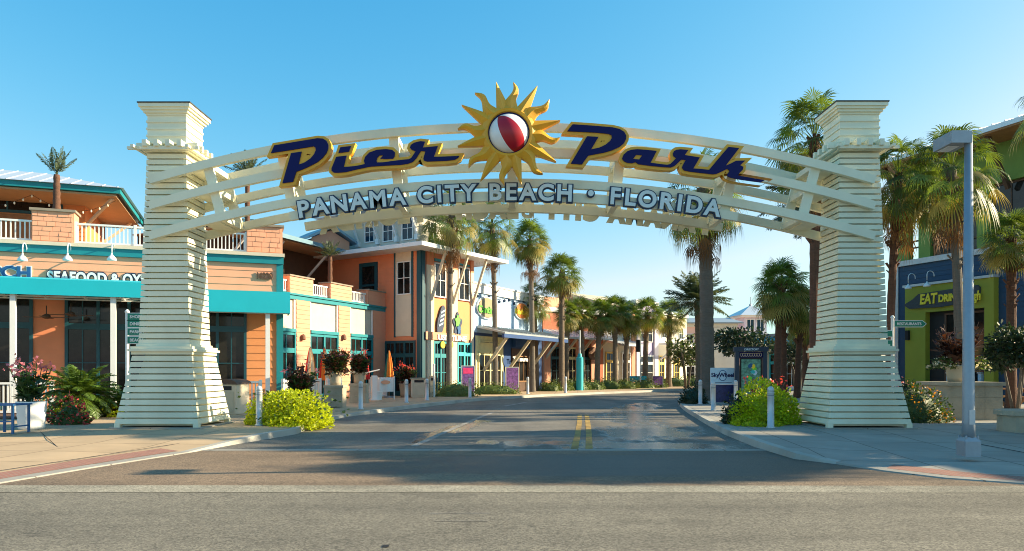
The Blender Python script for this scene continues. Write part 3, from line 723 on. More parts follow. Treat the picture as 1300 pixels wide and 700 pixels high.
# ---- sun emblem with beach ball
ys = 18.15; sunx, sunz = (646-CX)/FPX*ys, EYE+(CY-169.5)/FPX*ys; kk = ys/FPX
sun = bpy.data.objects.new('sun_emblem', None); COL.objects.link(sun); sun.parent = arch; sun.location = (sunx, ys-19.6, sunz)
def ray_mesh(ang, wavy, L, seed):
    """One ridged ray: a raised spine between two bevelled flanks."""
    mb = MB(); c, s_ = math.cos(ang), math.sin(ang); n = 12; r0 = 30*kk; half = 8.6*kk
    sp, lf, rt = [], [], []
    for i in range(n+1):
        t = i/n; u = r0+(L*kk-r0)*t; off = (3.6*kk*math.sin(t*6.6)*(.35+.75*t)) if wavy else 0
        w = half*(1-t)**(.75 if wavy else .95)+.003
        if wavy: w *= 1+.12*math.sin(t*9)
        for arr, o in ((sp,off),(lf,off+w),(rt,off-w)): arr.append((sunx+c*u-s_*o, sunz+s_*u+c*o))
    d0, d1 = ys-.02, ys+.13
    b = 0
    for i in range(n+1):
        dd = .10*(1-i/n)+.015
        mb.v += [(lf[i][0],d0,lf[i][1]),(sp[i][0],d0-dd,sp[i][1]),(rt[i][0],d0,rt[i][1]),(rt[i][0],d1,rt[i][1]),(lf[i][0],d1,lf[i][1])]
    for i in range(n):
        for j in range(5): mb.f.append((i*5+j,(i+1)*5+j,(i+1)*5+(j+1)%5,i*5+(j+1)%5)); mb.m.append(0)
    mb.f.append(tuple(n*5+j for j in range(5))); mb.m.append(0); mb.f.append((4,3,2,1,0)); mb.m.append(0)
    return mb
for i in range(8):
    ray_mesh(R(104-45*i), False, 70 if i % 2 else 67, i).build('straight_ray', M['gold'], sun)
    ray_mesh(R(84-45*i), True, 67 if i % 2 else 65, i).build('wavy_ray', M['gold'], sun)
dm = MB(); prof = []
for (r, d) in ((24,.08),(27,-.10),(30,-.125),(34.5,-.06),(35,.10),(35,.14)):
    prof.append((r*kk, d))
n = 56
for r, d in prof:
    for j in range(n): a = 2*math.pi*j/n; dm.v.append((sunx+r*math.cos(a), ys+d, sunz+r*math.sin(a)))
for i in range(len(prof)-1):
    for j in range(n): dm.f.append((i*n+j,i*n+(j+1)%n,(i+1)*n+(j+1)%n,(i+1)*n+j)); dm.m.append(0)
dm.f.append(tuple((len(prof)-1)*n+j for j in range(n))); dm.m.append(0); dm.f.append(tuple(range(n))); dm.m.append(0)
dm.build('sun_disc', M['gold'], sun)
ball = MB(); Rb = 25.3*kk; ax = Vector((-.50,-.33,.78)).normalized(); fx = Vector((.06,-1,-.05)); fx = (fx-ax*fx.dot(ax)).normalized(); fy = ax.cross(fx); nu, nv = 72, 36
for i in range(nv+1):
    e = -math.pi/2+math.pi*i/nv
    for j in range(nu):
        a = 2*math.pi*j/nu; p = ax*math.sin(e)+(fx*math.cos(a)+fy*math.sin(a))*math.cos(e); ball.v.append((sunx+p.x*Rb, ys+.04+p.y*Rb*.85, sunz+p.z*Rb-.012))
for i in range(nv):
    for j in range(nu):
        a = ((j+.5)/nu*360+180) % 360-180
        mi = 1 if -30 < a < 30 else (0 if abs(a) < 98 else 2)
        ball.f.append((i*nu+j,i*nu+(j+1)%nu,(i+1)*nu+(j+1)%nu,(i+1)*nu+j)); ball.m.append(mi)
rc = MB(); rc.v = [(sunx+27.2*kk*math.cos(6.2832*j/40), ys-.045, sunz+27.2*kk*math.sin(6.2832*j/40)) for j in range(40)]+[(sunx+27.2*kk*math.cos(6.2832*j/40), ys+.03, sunz+27.2*kk*math.sin(6.2832*j/40)) for j in range(40)]; rc.f = [tuple(range(40)), tuple(range(40,80))]+[(j,(j+1)%40,40+(j+1)%40,40+j) for j in range(40)]; rc.m = [0]*42; rc.build('ball_shadow_ring', M['navy'], sun)  # navy disc behind the ball, painting the shadow ring round its edge
ball.build('beach_ball', [M['ball_white'],M['ball_red'],M['navy']], sun, True)
# ---------------------------------------------------------------- facade helpers
def siding(mb, fr, a0, a1, d, z0, z1, pitch=.2, mi=0, th=.022):
    """Lap boards: each board leans out at its lower edge."""
    if a1 < a0: a0, a1 = a1, a0
    n = max(1, round((z1-z0)/pitch)); p = (z1-z0)/n
    for i in range(n):
        z = z0+i*p
        mb.add([fr.pt(a0,d+th,z),fr.pt(a1,d+th,z),fr.pt(a1,d+.003,z+p),fr.pt(a0,d+.003,z+p),fr.pt(a0,d-.01,z),fr.pt(a1,d-.01,z)], [(0,1,2,3),(4,5,1,0)], mi)
def shingles(mb, fr, a0, a1, d, z0, z1, seed, w=.30, h=.19):
    rg = random.Random(seed)
    if a1 < a0: a0, a1 = a1, a0
    n = max(1, round((z1-z0)/h)); hh = (z1-z0)/n
    for i in range(n):
        a = a0-(w*.5 if i % 2 else 0)
        while a < a1:
            ww = w*rg.uniform(.8,1.2); l, r = max(a,a0), min(a+ww-.012,a1)
            if r-l > .03:
                t = rg.uniform(.012,.03); z = z0+i*hh+.01
                mb.add([fr.pt(l,d+t,z),fr.pt(r,d+t,z),fr.pt(r,d+.004,z+hh),fr.pt(l,d+.004,z+hh),fr.pt(l,d,z),fr.pt(r,d,z)], [(0,1,2,3),(4,5,1,0),(4,0,3),(5,2,1)])
            a += ww
def window(fr, a0, a1, z0, z1, d, parent, nx=2, nz=2, fm='white_trim', gm='glass', fw=.07, name='window', depth=.06):
    if a1 < a0: a0, a1 = a1, a0
    mb = MB()
    mb.fbox(fr,a0,a1,d,d+depth,z0,z0+fw); mb.fbox(fr,a0,a1,d,d+depth,z1-fw,z1); mb.fbox(fr,a0,a0+fw,d,d+depth,z0+fw,z1-fw); mb.fbox(fr,a1-fw,a1,d,d+depth,z0+fw,z1-fw)
    f2 = fw*.55
    for i in range(1,nx): x = a0+(a1-a0)*i/nx; mb.fbox(fr,x-f2/2,x+f2/2,d,d+depth*.75,z0+fw,z1-fw)
    for i in range(1,nz): z = z0+(z1-z0)*i/nz; mb.fbox(fr,a0+fw,a1-fw,d+.003,d+depth*.7,z-f2/2,z+f2/2)
    w = mb.build(name, M[fm], parent)
    g = MB(); g.fbox(fr,a0+fw*.5,a1-fw*.5,d-.01,d+.012,z0+fw*.5,z1-fw*.5); g.build('pane', M[gm], w)
    return w
def pwindow(fr, px0, px1, pyt, pyb, d, parent, **k):
    a0, zt = fr.sz(px0, pyt, d); _, zb = fr.sz(px0, pyb, d); a1, _ = fr.sz(px1, pyt, d)
    return window(fr, a0, a1, zb, zt, d, parent, **k)
def pb(mb, fr, px0, px1, pyt, pyb, d0, d1, mi=0):
    """Box on a facade: top and bottom read at the pixel column px0."""
    a0, zt = fr.sz(px0, pyt, d1); _, zb = fr.sz(px0, pyb, d1); a1, _ = fr.sz(px1, pyt, d1)
    mb.fbox(fr, a0, a1, d0, d1, zb, zt, mi); return a0, a1, zb, zt
def railing(fr, a0, a1, d, z0, z1, parent, m='white', sp=.13, name='balustrade', post=None):
    if a1 < a0: a0, a1 = a1, a0
    mb = MB(); mb.fbox(fr,a0,a1,d-.05,d+.05,z1-.07,z1); mb.fbox(fr,a0,a1,d-.025,d+.025,z0+.06,z0+.12)
    n = max(2, int((a1-a0)/sp))
    for i in range(n): a = a0+(i+.5)*(a1-a0)/n; mb.fbox(fr,a-.022,a+.022,d-.02,d+.02,z0+.12,z1-.07)
    if post:
        k = max(1, round((a1-a0)/post))
        for i in range(k+1): a = a0+(a1-a0)*i/k; mb.fbox(fr,a-.05,a+.05,d-.055,d+.055,z0,z1+.05)
    return mb.build(name, M[m], parent)
def storefront(fr, a0, a1, z0, z1, d, parent, cols, m='teal', gm='glass', transom=.72, name='shop_window'):
    """Glazed shopfront: posts, a transom bar, leaves below and small lights above."""
    if a1 < a0: a0, a1 = a1, a0
    mb = MB(); w = (a1-a0)/cols; zt = z0+(z1-z0)*transom; k = .11
    for i in range(cols+1): a = a0+i*w; mb.fbox(fr,a-k/2,a+k/2,d,d+.09,z0,z1)
    for (b0,b1) in ((z0,z0+.28),(zt-.07,zt+.16),(z1-.14,z1)):
        for i in range(cols): mb.fbox(fr,a0+i*w+k/2,a0+(i+1)*w-k/2,d+.002,d+.075,b0,b1)
    for i in range(cols):
        c = a0+(i+.5)*w; mb.fbox(fr,c-.02,c+.02,d+.004,d+.05,z0+.28,zt-.07); mb.fbox(fr,c-.018,c+.018,d+.004,d+.045,zt+.16,z1-.14)
        zm = (z0+zt)/2+.2; mb.fbox(fr,c-w/2+k/2,c-.02,d+.004,d+.045,zm-.018,zm+.018); mb.fbox(fr,c+.02,c+w/2-k/2,d+.004,d+.045,zm-.018,zm+.018)
    o = mb.build(name, M[m], parent)
    g = MB(); g.fbox(fr,a0,a1,d-.02,d+.012,z0,z1); g.build('pane', M[gm], o)
    return o
def gooseneck(fr, a, z, d, parent, drop=.35, out=.55, m='lamp_white'):
    mb = MB(); c = [fr.pt(a, d+out*(.5-.5*math.cos(t)), z+.22*math.sin(t)) for t in [math.pi*i/8 for i in range(9)]]; c = [fr.pt(a,d,z-.05)]+c+[fr.pt(a,d+out,z-drop*.5)]
    mb.tube(c, .022, 6); mb.lathe(fr.pt(a,d+out,z-drop), [(.17,-.05),(.16,.02),(.10,.10),(.045,.15),(.03,.22)], 14)
    return mb.build('sconce', M[m], parent, True)
def prism(mb, fr, prof, a0, a1, mi=0):
    """Extrude a (d,z) profile along the facade."""
    n = len(prof); mb.add([fr.pt(a0,d,z) for d,z in prof]+[fr.pt(a1,d,z) for d,z in prof],
        [tuple(range(n))[::-1], tuple(range(n,2*n))]+[(i,(i+1)%n,n+(i+1)%n,n+i) for i in range(n)], mi)
def seams(mb, fr, a0, a1, dz0, dz1, sp=.5, h=.05):
    a = a0
    while a <= a1: mb.bar(fr.pt(a,dz0[0],dz0[1]+h*.4), fr.pt(a,dz1[0],dz1[1]+h*.4), .035, h); a += sp

# ================================================================ seafood restaurant (left)
A = Fr((-9.62,30.5), (math.cos(R(20)), math.sin(R(20))))
rest = thing('seafood_restaurant', 'orange restaurant with turquoise awning, roof terrace and raised lettering left of the arch', 'restaurant', A.pt(-8,0,0))
ZD = 6.20; aL = -19.0
wall = MB(); wall.fbox(A, aL, 0, -9, -.02, .1, ZD)
wall.build('wall', M['peach'], rest)
sd = MB(); siding(sd, A, aL, -.22, 0, 4.55, 6.02, .30); sd.build('siding', M['peach'], rest)
low = MB()
a55 = A.sz(41,440)[0]; a85 = A.sz(84,440)[0]; a300 = A.sz(312,440)[0]
siding(low, A, a55, a85, 0, .15, 4.5, .30)
low.build('siding', M['red_orange'], rest)
low = MB(); siding(low, A, a300, -.22, 0, .15, 4.5, .32); low.build('siding', M['orange'], rest)
for (q0, q1, c) in ((aL, a55-.02, 4), (a85+.02, a300-.02, 6)): storefront(A, q0, q1, .15, 4.45, .0, rest, c, 'teal_dark')
tb = MB(); tb.fbox(A, aL, .06, -.2, .12, ZD-.17, ZD+.12); lg_ = MB(); lg_.fbox(A, aL, .1, -.2, .2, ZD+.123, ZD+.26); lg_.build('terrace_ledge', M['stucco'], rest)
tb.fbox(A,-.22,.05,-.3,.06,.15,ZD-.17); tb.build('fascia_band', M['teal'], rest)
fl = MB(); fl.fbox(A, aL, .0, -9, -.21, ZD+.0, ZD+.24); fl.build('terrace_floor', M['wood_mid'], rest)
zr0, zr1 = ZD+.24, ZD+1.06
p0 = A.sz(41,300)[0]; p1 = A.sz(95,300)[0]; p2 = A.sz(313,300)[0]
for q0, q1, zt in ((p0,p1,7.62),(p2,.02,7.55)):
    b = MB(); b.fbox(A,q0,q1,-.75,.10,ZD+.262,zt); o = b.build('shingled_pier', M['peach'], rest)
    s_ = MB(); shingles(s_, A, q0+.03,q1-.06, .10, ZD+.29, zt-.02, 3); s_.build('shingles', M['peach'], o)
    c = MB(); c.fbox(A,q0-.06,q1+.06,-.82,.19,zt,zt+.09); c.build('coping', M['cap_stone'], o)
railing(A, aL, p0-.02, -.05, zr0, zr1, rest, 'white', .15); railing(A, p1+.02, p2-.02, -.05, zr0, zr1, rest, 'white', .14, post=2.0)
# upper storey, set back, with the big white roof
ZE = A.sz(60,236,-1.6)[1]
aR = A.sz(108,250,-4.2)[0]; a80 = A.sz(80,260,-4.2)[0]
up = MB(); up.fbox(A, aL, aR, -9, -4.2, ZD+.24, ZE+.1)
up.build('upper_wall', M['orange'], rest)
z1w = A.sz(40,249,-4.2)[1]; z0w = A.sz(40,272,-4.2)[1]
window(A, aL, a80, z0w, z1w, -4.2, rest, 5, 1, 'teal_dark', 'glass', .12, 'shutter_opening')
mb = MB(); mb.fbox(A, aL, a80, -4.2, -4.15, ZD+.9, z0w-.05); mb.build('bar_panel', M['wood_mid'], rest)
aE = A.sz(150,234,-1.6)[0]
soff = MB(); soff.fbox(A, aL, aE-.1, -9.2, -1.75, ZE-.20, ZE-.12); soff.build('soffit', M['soffit'], rest)
fa = MB(); fa.fbox(A, aL, aE, -1.75, -1.6, ZE-.10, ZE+.12); fa.fbox(A, aE-.0, aE+.08, -9.2, -1.6, ZE-.10, ZE+.12); fa.build('eave_board', M['teal'], rest)
rf = MB(); e = [A.pt(aL,-1.5,ZE+.124),A.pt(aE+.2,-1.5,ZE+.124),A.pt(aE+.2,-9.4,ZE+.124),A.pt(aL,-9.4,ZE+.124)]; t = [A.pt(aL,-5.3,ZE+1.35),A.pt(aE-3.4,-5.3,ZE+1.35)]
rf.add(e+t, [(0,1,5,4),(1,2,5),(2,3,4,5),(0,3,2,1)])
a = aL
while a < aE: 
    k = max(0,min(1,(aE+.2-a)/3.6)); rf.bar(A.pt(a,-1.5,ZE+.135), A.pt(a,-1.5-3.8*k,ZE+.135+1.226*k), .03,.03); a += .55
rf.build('roof', M['roof_metal'], rest)
mb = MB(); mb.bar(A.pt(aR,-4.1,ZD+1.6),A.pt(aE-.3,-2.2,ZE-.2),.11,.11); mb.bar(A.pt(aR+.02,-7.5,ZD+1.4),A.pt(aE-.3,-7.6,ZE-.2),.11,.11); mb.build('eave_strut', M['stucco'], rest)
mb = MB(); shingles(mb, A, a80+.02, aR-.02, -4.2, ZD+.3, ZE-.25, 7); mb.build('shingles', M['orange'], rest)
# terrace tables and chairs glimpsed through the balusters: white slat chairs
def aw(fr, a0, a1, dout, zt, zb, zw, parent, posts, nseg=1):
    mb = MB(); prism(mb, fr, [(0,zw),(dout,zt),(dout,zt-.03),(.0,zw-.03)], a0, a1)
    mb.fbox(fr,a0,a1,dout+.001,dout+.05,zb,zt+.01); mb.fbox(fr,a0-.04,a0,.0,dout+.05,zb,zt+.01); mb.fbox(fr,a1,a1+.04,0,dout+.05,zb,zt+.01)
    o = mb.build('awning', M['awning'], parent)
    f = MB()
    n = int((a1-a0)/1.3)
    for i in range(n+1):
        a = a0+.1+(a1-a0-.2)*i/n; f.bar(fr.pt(a,.05,zb+.12),fr.pt(a,dout-.05,zb+.12),.05,.05); f.bar(fr.pt(a,.05,zb+.12),fr.pt(a,dout-.1,zt-.1),.04,.04)
        if i < n: f.bar(fr.pt(a,dout-.2,zb+.10),fr.pt(a+(a1-a0)/n,.4,zb+.16),.035,.035)
    for d in (.3,dout*.5,dout-.1): f.bar(fr.pt(a0,d,zb+.06),fr.pt(a1,d,zb+.06),.05,.05)
    f.build('awning_frame', M['white_trim'], o)
    p = MB()
    for a in posts: p.fbox(fr,a-.085,a+.085,dout-.25,dout-.08,.14,zb+.06); p.fbox(fr,a-.12,a+.12,dout-.285,dout-.045,.13,.30)
    p.build('awning_post', M['white'], o)
    return o
dA = 2.6
zt = A.sz(100,356.5,dA)[1]; zb = A.sz(100,376,dA)[1]
aw(A, aL, A.sz(200,360,dA)[0], dA, zt, zb, zt+.35, rest, [A.sz(15,440,dA)[0], A.sz(143,440,dA)[0]])
dB = 1.3; a1 = A.sz(367,371,dB)[0]; zt2 = A.sz(320,370,dB)[1]; zb2 = A.sz(320,397,dB)[1]
aw(A, A.sz(200,360,dA)[0]+.3, a1, dB, zt2, zb2, zt2+.02, rest, [A.sz(340,440,dB)[0]])
for px in (34,90,145): a, z = A.sz(px, 318, .1); gooseneck(A, a, z, .1, rest, .42, .55)
sign_text('raised_letters', 'PCH', A, -12, 39, 352, .05, .62, M['blue_chair'], rest, .02, .03, M['white'], .03)
sign_text('raised_letters', 'SEAFOOD & OYSTER', A, 60, 214, 358, .06, .58, M['white'], rest, .022, .04, M['letter_edge'], .045, 1.05)
sign_text('house_number', '16220', A, 326, 346, 354, .05, .38, M['wood_dark'], rest, .012, .02)
mb = MB(); mb.box(-.09,.09,-.02,.02,-.04,.04)
# ceiling fans under the awning
def fan(fr, a, d, z, label, src=None):
    t = thing('ceiling_fan', label, 'fan', fr.pt(a,d,z), 'ceiling fans under the turquoise awning'); c = Vector(t.location)
    m = MB(); m.tube([c,c+Vector((0,0,.42))],.02,6); m.lathe(c,[(.05,-.06),(.13,-.02),(.13,.07),(.04,.12)],12); m.build('motor', M['wood_dark'], t, True)
    for k in range(4):
        an = R(20+90*k); d1 = Vector((math.cos(an),math.sin(an),0)); m = MB(); m.bar(c+d1*.12,c+d1*.72,.15,.015); m.build('blade', M['wood_dark'], t)
    return t
fan(A, A.sz(59,402,1.4)[0], 1.4, A.sz(59,403,1.4)[1], 'dark ceiling fan hanging under the awning in front of the orange wall')
fan(A, A.sz(90,402,1.4)[0], 1.4, A.sz(90,400,1.4)[1], 'dark ceiling fan hanging under the awning beside the teal doors')
# string of bulbs along the terrace eave
st = thing('string_lights', 'string of small white bulbs swagged under the terrace eave', 'string lights', A.pt(-10,-2,ZE-.3))
cb = MB(); a = -18.5; bulb_me = None
while a < aE-.5:
    pts = [A.pt(a+3*i/10, -2.2, ZE-.28-.55*math.sin(math.pi*i/10)) for i in range(11)]; cb.tube(pts,.008,4)
    for p in pts[:-1]:
        if bulb_me is None:
            bl = MB(); bl.lathe((0,0,0),[(.012,.07),(.036,.03),(.03,-.02),(.008,-.04)],8); bulb_me = bpy.data.meshes.new('bulb'); bulb_me.from_pydata(bl.v,[],bl.f); bulb_me.materials.append(M['bulb'])
        o = bpy.data.objects.new('bulb', bulb_me); COL.objects.link(o); o.parent = st; o.location = Vector((p.x,p.y,p.z-.07))-Vector(st.location)
    a += 3
cb.build('cable', M['dark'], st)

# ================================================================ terrace wing along the street
Bv = Vector((-7.38+10.6, 42.7-34.5)); B = Fr((-10.6,34.5), Bv)
wing = thing('terrace_wing', 'peach and cream shop wing with teal windows and a railed terrace on top', 'shop', B.pt(4,0,0))
Lb = Bv.length; ZB = 5.12
w = MB(); w.fbox(B,-3.5,Lb,-6,-.02,.1,ZB); w.build('wall', M['cream_panel'], wing)
cn = MB(); cn.fbox(B,-3.5,Lb-.05,-.3,.10,ZB-.12,ZB+.08); cn.fbox(B,-3.5,Lb-.05,-.3,.17,ZB+.08,ZB+.17); cn.build('cornice', M['teal'], wing)
def bs(px): return B.sz(px,420)[0]
pil = [(374,392),(428,443),(472,489)]
zsf = B.sz(400,424)[1]
for l, r in pil:
    m = MB(); m.fbox(B,bs(l),bs(r),-.01,.09,.12,ZB-.125); o = m.build('pilaster', M['salmon'], wing)
    m = MB(); siding(m, B, bs(l)+.02, bs(r)-.02, .09, .15, ZB-.15, .22); m.build('siding', M['salmon'], o)
edges = [-3.4]+[q for l,r in pil for q in (bs(l),bs(r))]+[Lb]
for i in range(0,len(edges)-1,2):
    l, r = edges[i]+.03, edges[i+1]-.03
    if r-l > .4: storefront(B, l, r, .14, zsf, .0, wing, max(1,round((r-l)/1.15)), 'teal')
    m = MB(); m.fbox(B,l,r,.0,.14,zsf+.003,zsf+.16); m.build('lintel', M['teal'], wing)
trims = MB()
for l, r in pil:
    for q in (bs(l)-.05, bs(r)+.05): trims.fbox(B,q-.05,q+.05,0,.06,zsf+.165,ZB-.125)
trims.build('corner_trim', M['white_trim'], wing)
f2 = MB(); f2.fbox(B,-3.5,Lb,-6,-.31,ZB,ZB+.12); f2.build('terrace_floor', M['wood_mid'], wing)
zp = B.sz(376,352)[1]
prs = [(366,396),(418,445),(466,489)]
for l, r in prs:
    m = MB(); m.fbox(B,bs(l),bs(r),-.6,.08,ZB+.172,zp); o = m.build('parapet_pier', M['salmon'], wing)
    m = MB(); m.fbox(B,bs(l)-.05,bs(r)+.05,-.66,.14,zp,zp+.07); m.build('coping', M['cap_stone'], o)
    m = MB(); siding(m, B, bs(l)+.02,bs(r)-.02,.08,ZB+.18,zp-.02,.2); m.build('siding', M['salmon'], o)
rl = [-3.5]+[q for l,r in prs for q in (bs(l),bs(r))]
for i in range(0,len(rl)-1,2): railing(B, rl[i]+.02, rl[i+1]-.02, -.1, ZB+.17, zp-.18, wing, 'white', .14)
for px in (383,435): a, z = B.sz(px, 428, .1); m = MB(); m.lathe(B.pt(a,.2,z), [(.05,-.16),(.13,-.12),(.10,.06),(.03,.14)], 10); m.fbox(B,a-.03,a+.03,.09,.2,z,z+.05); m.build('wall_lantern', M['terracotta_dark'], wing)
# dark covered room behind the terrace with its own eave
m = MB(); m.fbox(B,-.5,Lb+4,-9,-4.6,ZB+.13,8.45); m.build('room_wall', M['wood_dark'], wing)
m = MB(); m.fbox(B,-.8,Lb+3.6,-9,-2.7,8.45,8.52); m.build('soffit', M['soffit'], wing)
m = MB(); prism(m, B, [(-2.5,8.52),(-2.5,8.72),(-8.5,9.25),(-8.5,9.0)], -.9, Lb+2.8); m.build('roof', M['roof_blue'], wing)
m = MB(); m.fbox(B,-.9,Lb+3.2,-2.49,-2.35,8.48,8.70); m.build('gutter', M['roof_blue'], wing)
for a in (.6,3.2,7.2):
    m = MB(); m.bar(B.pt(a,-4.6,6.8),B.pt(a,-2.8,8.45),.10,.10); m.build('eave_strut', M['white_trim'], wing)
# little gabled dormer
C0 = at(420,325,43.0); dl, dr, dpk = at(394,325,42.2), at(449,322,44), at(418,301,45.5)
fd = Fr((C0.x,C0.y), (dr.x-dl.x, dr.y-dl.y)); wd = (dr-dl).length/2
m = MB(); m.add([fd.pt(-wd*.86,0,8.6),fd.pt(wd*.86,0,8.6),fd.pt(wd*.86,0,9.30),fd.pt(0,0,9.85),fd.pt(-wd*.86,0,9.30)],[(0,1,2,3,4)]); m.fbox(fd,-wd*.86,wd*.86,-3,-.01,8.6,9.25); m.build('dormer_wall', M['salmon'], wing)
m = MB()
for sg in (-1,1):
    a, b = fd.pt(sg*(wd+.15),.35,9.16), fd.pt(0,.35,9.98); c, d = fd.pt(0,-3,9.98), fd.pt(sg*(wd+.15),-3,9.16); k = Vector((0,0,.16))
    m.box8([a,b,c,d,a+k,b+k,c+k,d+k])
m.build('dormer_roof', M['roof_blue'], wing)

# ================================================================ corner tower building
CRv = Vector((.55,.835)); CR = Fr((-5.09,41.0), CRv); CLf = Fr((-5.09,41.0), (CR.u.y, -CR.u.x))
tow = thing('corner_tower', 'orange corner tower building with cream clerestory, white eaves and slanting struts', 'building', (-5.5,44,0))
LR = CR.sz(600,400)[0]; LL = -9.0; ZT = 8.35
w = MB(); w.fbox(CR,0,LR,-9,0-.02,.1,ZT); w.build('wall', M['red_orange'], tow)
def crs(px): return CR.sz(px,400)[0]
def cls(px): return CLf.sz(px,400)[0]
m = MB(); siding(m, CLf, LL, -.12, 0, .15, ZT, .2); m.build('siding', M['red_orange'], tow)
m = MB(); m.fbox(CLf,cls(503),cls(523),-.01,.06,3.55,ZT); m.build('window_bay', M['stucco'], tow)
pwindow(CLf, 504.5, 522, 333, 375, .06, tow, nx=2, nz=2, fm='white', fw=.06)
window(CLf, cls(457), cls(480), 5.3, CLf.sz(468,334)[1], .02, tow, 1, 2, 'teal_dark', 'glass', .22, 'terrace_door')
storefront(CLf, cls(490.5), cls(527), .14, CLf.sz(505,433,.0)[1], .02, tow, 3, 'teal_dark')
m = MB(); m.fbox(CLf,cls(501),cls(503),0,.07,3.5,ZT); m.fbox(CLf,cls(523),cls(525),0,.07,3.5,ZT); m.fbox(CLf,-.30,-.0,0,.06,.14,ZT); m.fbox(CR,0.0,.28,0.0,.06,.14,ZT); m.build('corner_trim', M['teal_dark'], tow)
zmid = CR.sz(560,380)[1]
m = MB(); m.fbox(CR,crs(548),LR-.25,-.01,.03,CR.sz(560,430)[1],zmid); m.build('upper_panel', M['orange'], tow)
for l, r in ((541,549.5),(566.5,579.5),(596.5,600)):
    m = MB(); m.fbox(CR,crs(l),min(crs(r),LR),-.005,.10,.14,7.6); o = m.build('pilaster', M['stucco'], tow)
    m = MB(); m.fbox(CR,crs(l),min(crs(r),LR),-.004,.098,7.603,ZT); m.build('pilaster_head', M['red_orange'], o)
pwindow(CR, 551, 565.5, 333, 377, .03, tow, nx=2, nz=2, fm='white', gm='glass', fw=.07)
pwindow(CR, 581.5, 595.5, 338, 381, .03, tow, nx=2, nz=2, fm='white', gm='glass', fw=.07)
m = MB(); m.fbox(CR,crs(551),crs(565.5),.0,.05,CR.sz(558,333)[1]+.01,ZT-.3); m.fbox(CR,crs(581.5),crs(595.5),0,.05,CR.sz(588,338)[1]+.01,ZT-.3); m.build('window_head', M['teal'], tow)
zs = CR.sz(565,434)[1]
storefront(CR, crs(549.7), crs(566.3), .14, zs, .03, tow, 2, 'teal'); storefront(CR, crs(579.7), crs(596.3), .6, zs, .03, tow, 2, 'teal_light')
m = MB(); m.fbox(CR,crs(579.7),crs(596.3),.03,.08,.14,.59); m.build('stall_riser', M['green_letter'], tow)
# eaves
m = MB(); o8 = 1.15
prism(m, CR, [(-9,ZT),(o8,ZT),(o8,ZT+.10),(-9,ZT+.10)], -1.35, LR+2.0); m.build('soffit', M['white_trim'], tow)
m = MB(); m.fbox(CR,-1.45,LR+2.1,o8,o8+.12,ZT-.02,ZT+.20); m.fbox(CR,-1.45,-1.33,-9,o8-.001,ZT-.021,ZT+.201); m.fbox(CR,LR+2.0,LR+2.1,-9,o8,ZT-.02,ZT+.20); m.build('gutter', M['white_trim'], tow)
ti = 1.0; zc0 = 9.0
m = MB(); q = [CR.pt(-1.3,o8,ZT+.2),CR.pt(LR+2,o8,ZT+.2),CR.pt(LR+2,-9,ZT+.2),CR.pt(-1.3,-9,ZT+.2),CR.pt(.6,-.9,zc0),CR.pt(LR+.1,-.9,zc0),CR.pt(LR+.1,-7.5,zc0),CR.pt(.6,-7.5,zc0)]
m.add(q,[(0,1,5,4),(1,2,6,5),(2,3,7,6),(3,0,4,7),(4,5,6,7)])
for i in range(22):
    f = i/21; m.bar(q[0].lerp(q[1],f)+Vector((0,0,.02)), q[4].lerp(q[5],f)+Vector((0,0,.02)), .035,.05); m.bar(q[3].lerp(q[0],f)+Vector((0,0,.02)), q[7].lerp(q[4],f)+Vector((0,0,.02)), .035,.05)
m.build('roof', M['roof_metal'], tow)
for px, a in ((547,crs(545.5)),(575,crs(574)),(599,LR-.15)):
    m = MB(); m.bar(CR.pt(a,.1,5.6),CR.pt(a+.15,o8-.1,ZT),.12,.14); m.build('eave_strut', M['stucco'], tow)
# clerestory, its walls leaning out towards the top
zc1 = 11.0
CC = Fr(CR.pt(.6,-.9,0).xy, CR.u); CD = Fr(CR.pt(.6,-.9,0).xy, CLf.u); Lc = LR-.5
m = MB(); m.fbox(CC,0,Lc,-6.6,0,zc0-.1,zc1); m.build('clerestory_wall', M['stucco_white'], tow)
for l, r, t_, b_ in ((463.5,476,283,309),(486.5,500,281,308),(510.5,525,276,306)): pwindow(CD, l, r, t_, b_, .02, tow, nx=2, nz=2, fm='white', gm='glass_blue', fw=.06, name='clerestory_window')
for l, r, t_, b_ in ((545,554,281,305),(577,587,290,312)): pwindow(CC, l, r, t_, b_, .02, tow, nx=2, nz=2, fm='white', gm='glass', fw=.06, name='clerestory_window')
for fr, px in ((CD,456),(CD,481),(CD,505),(CD,531)):
    a = fr.sz(px,300)[0]; m = MB(); m.bar(fr.pt(a,.06,zc0+.35),fr.pt(a,.85,zc1-.02),.10,.14); m.fbox(fr,a-.12,a+.12,.0,.22,zc0+.12,zc0+.42); m.build('clerestory_strut', M['white_trim'], tow)
m = MB(); prism(m, CC, [(1.0,zc1),(1.0,zc1+.14),(-2.8,zc1+.32),(-7.5,zc1+.14),(-7.5,zc1)], -1.0, Lc+1.0); m.build('clerestory_roof', M['roof_metal'], tow)
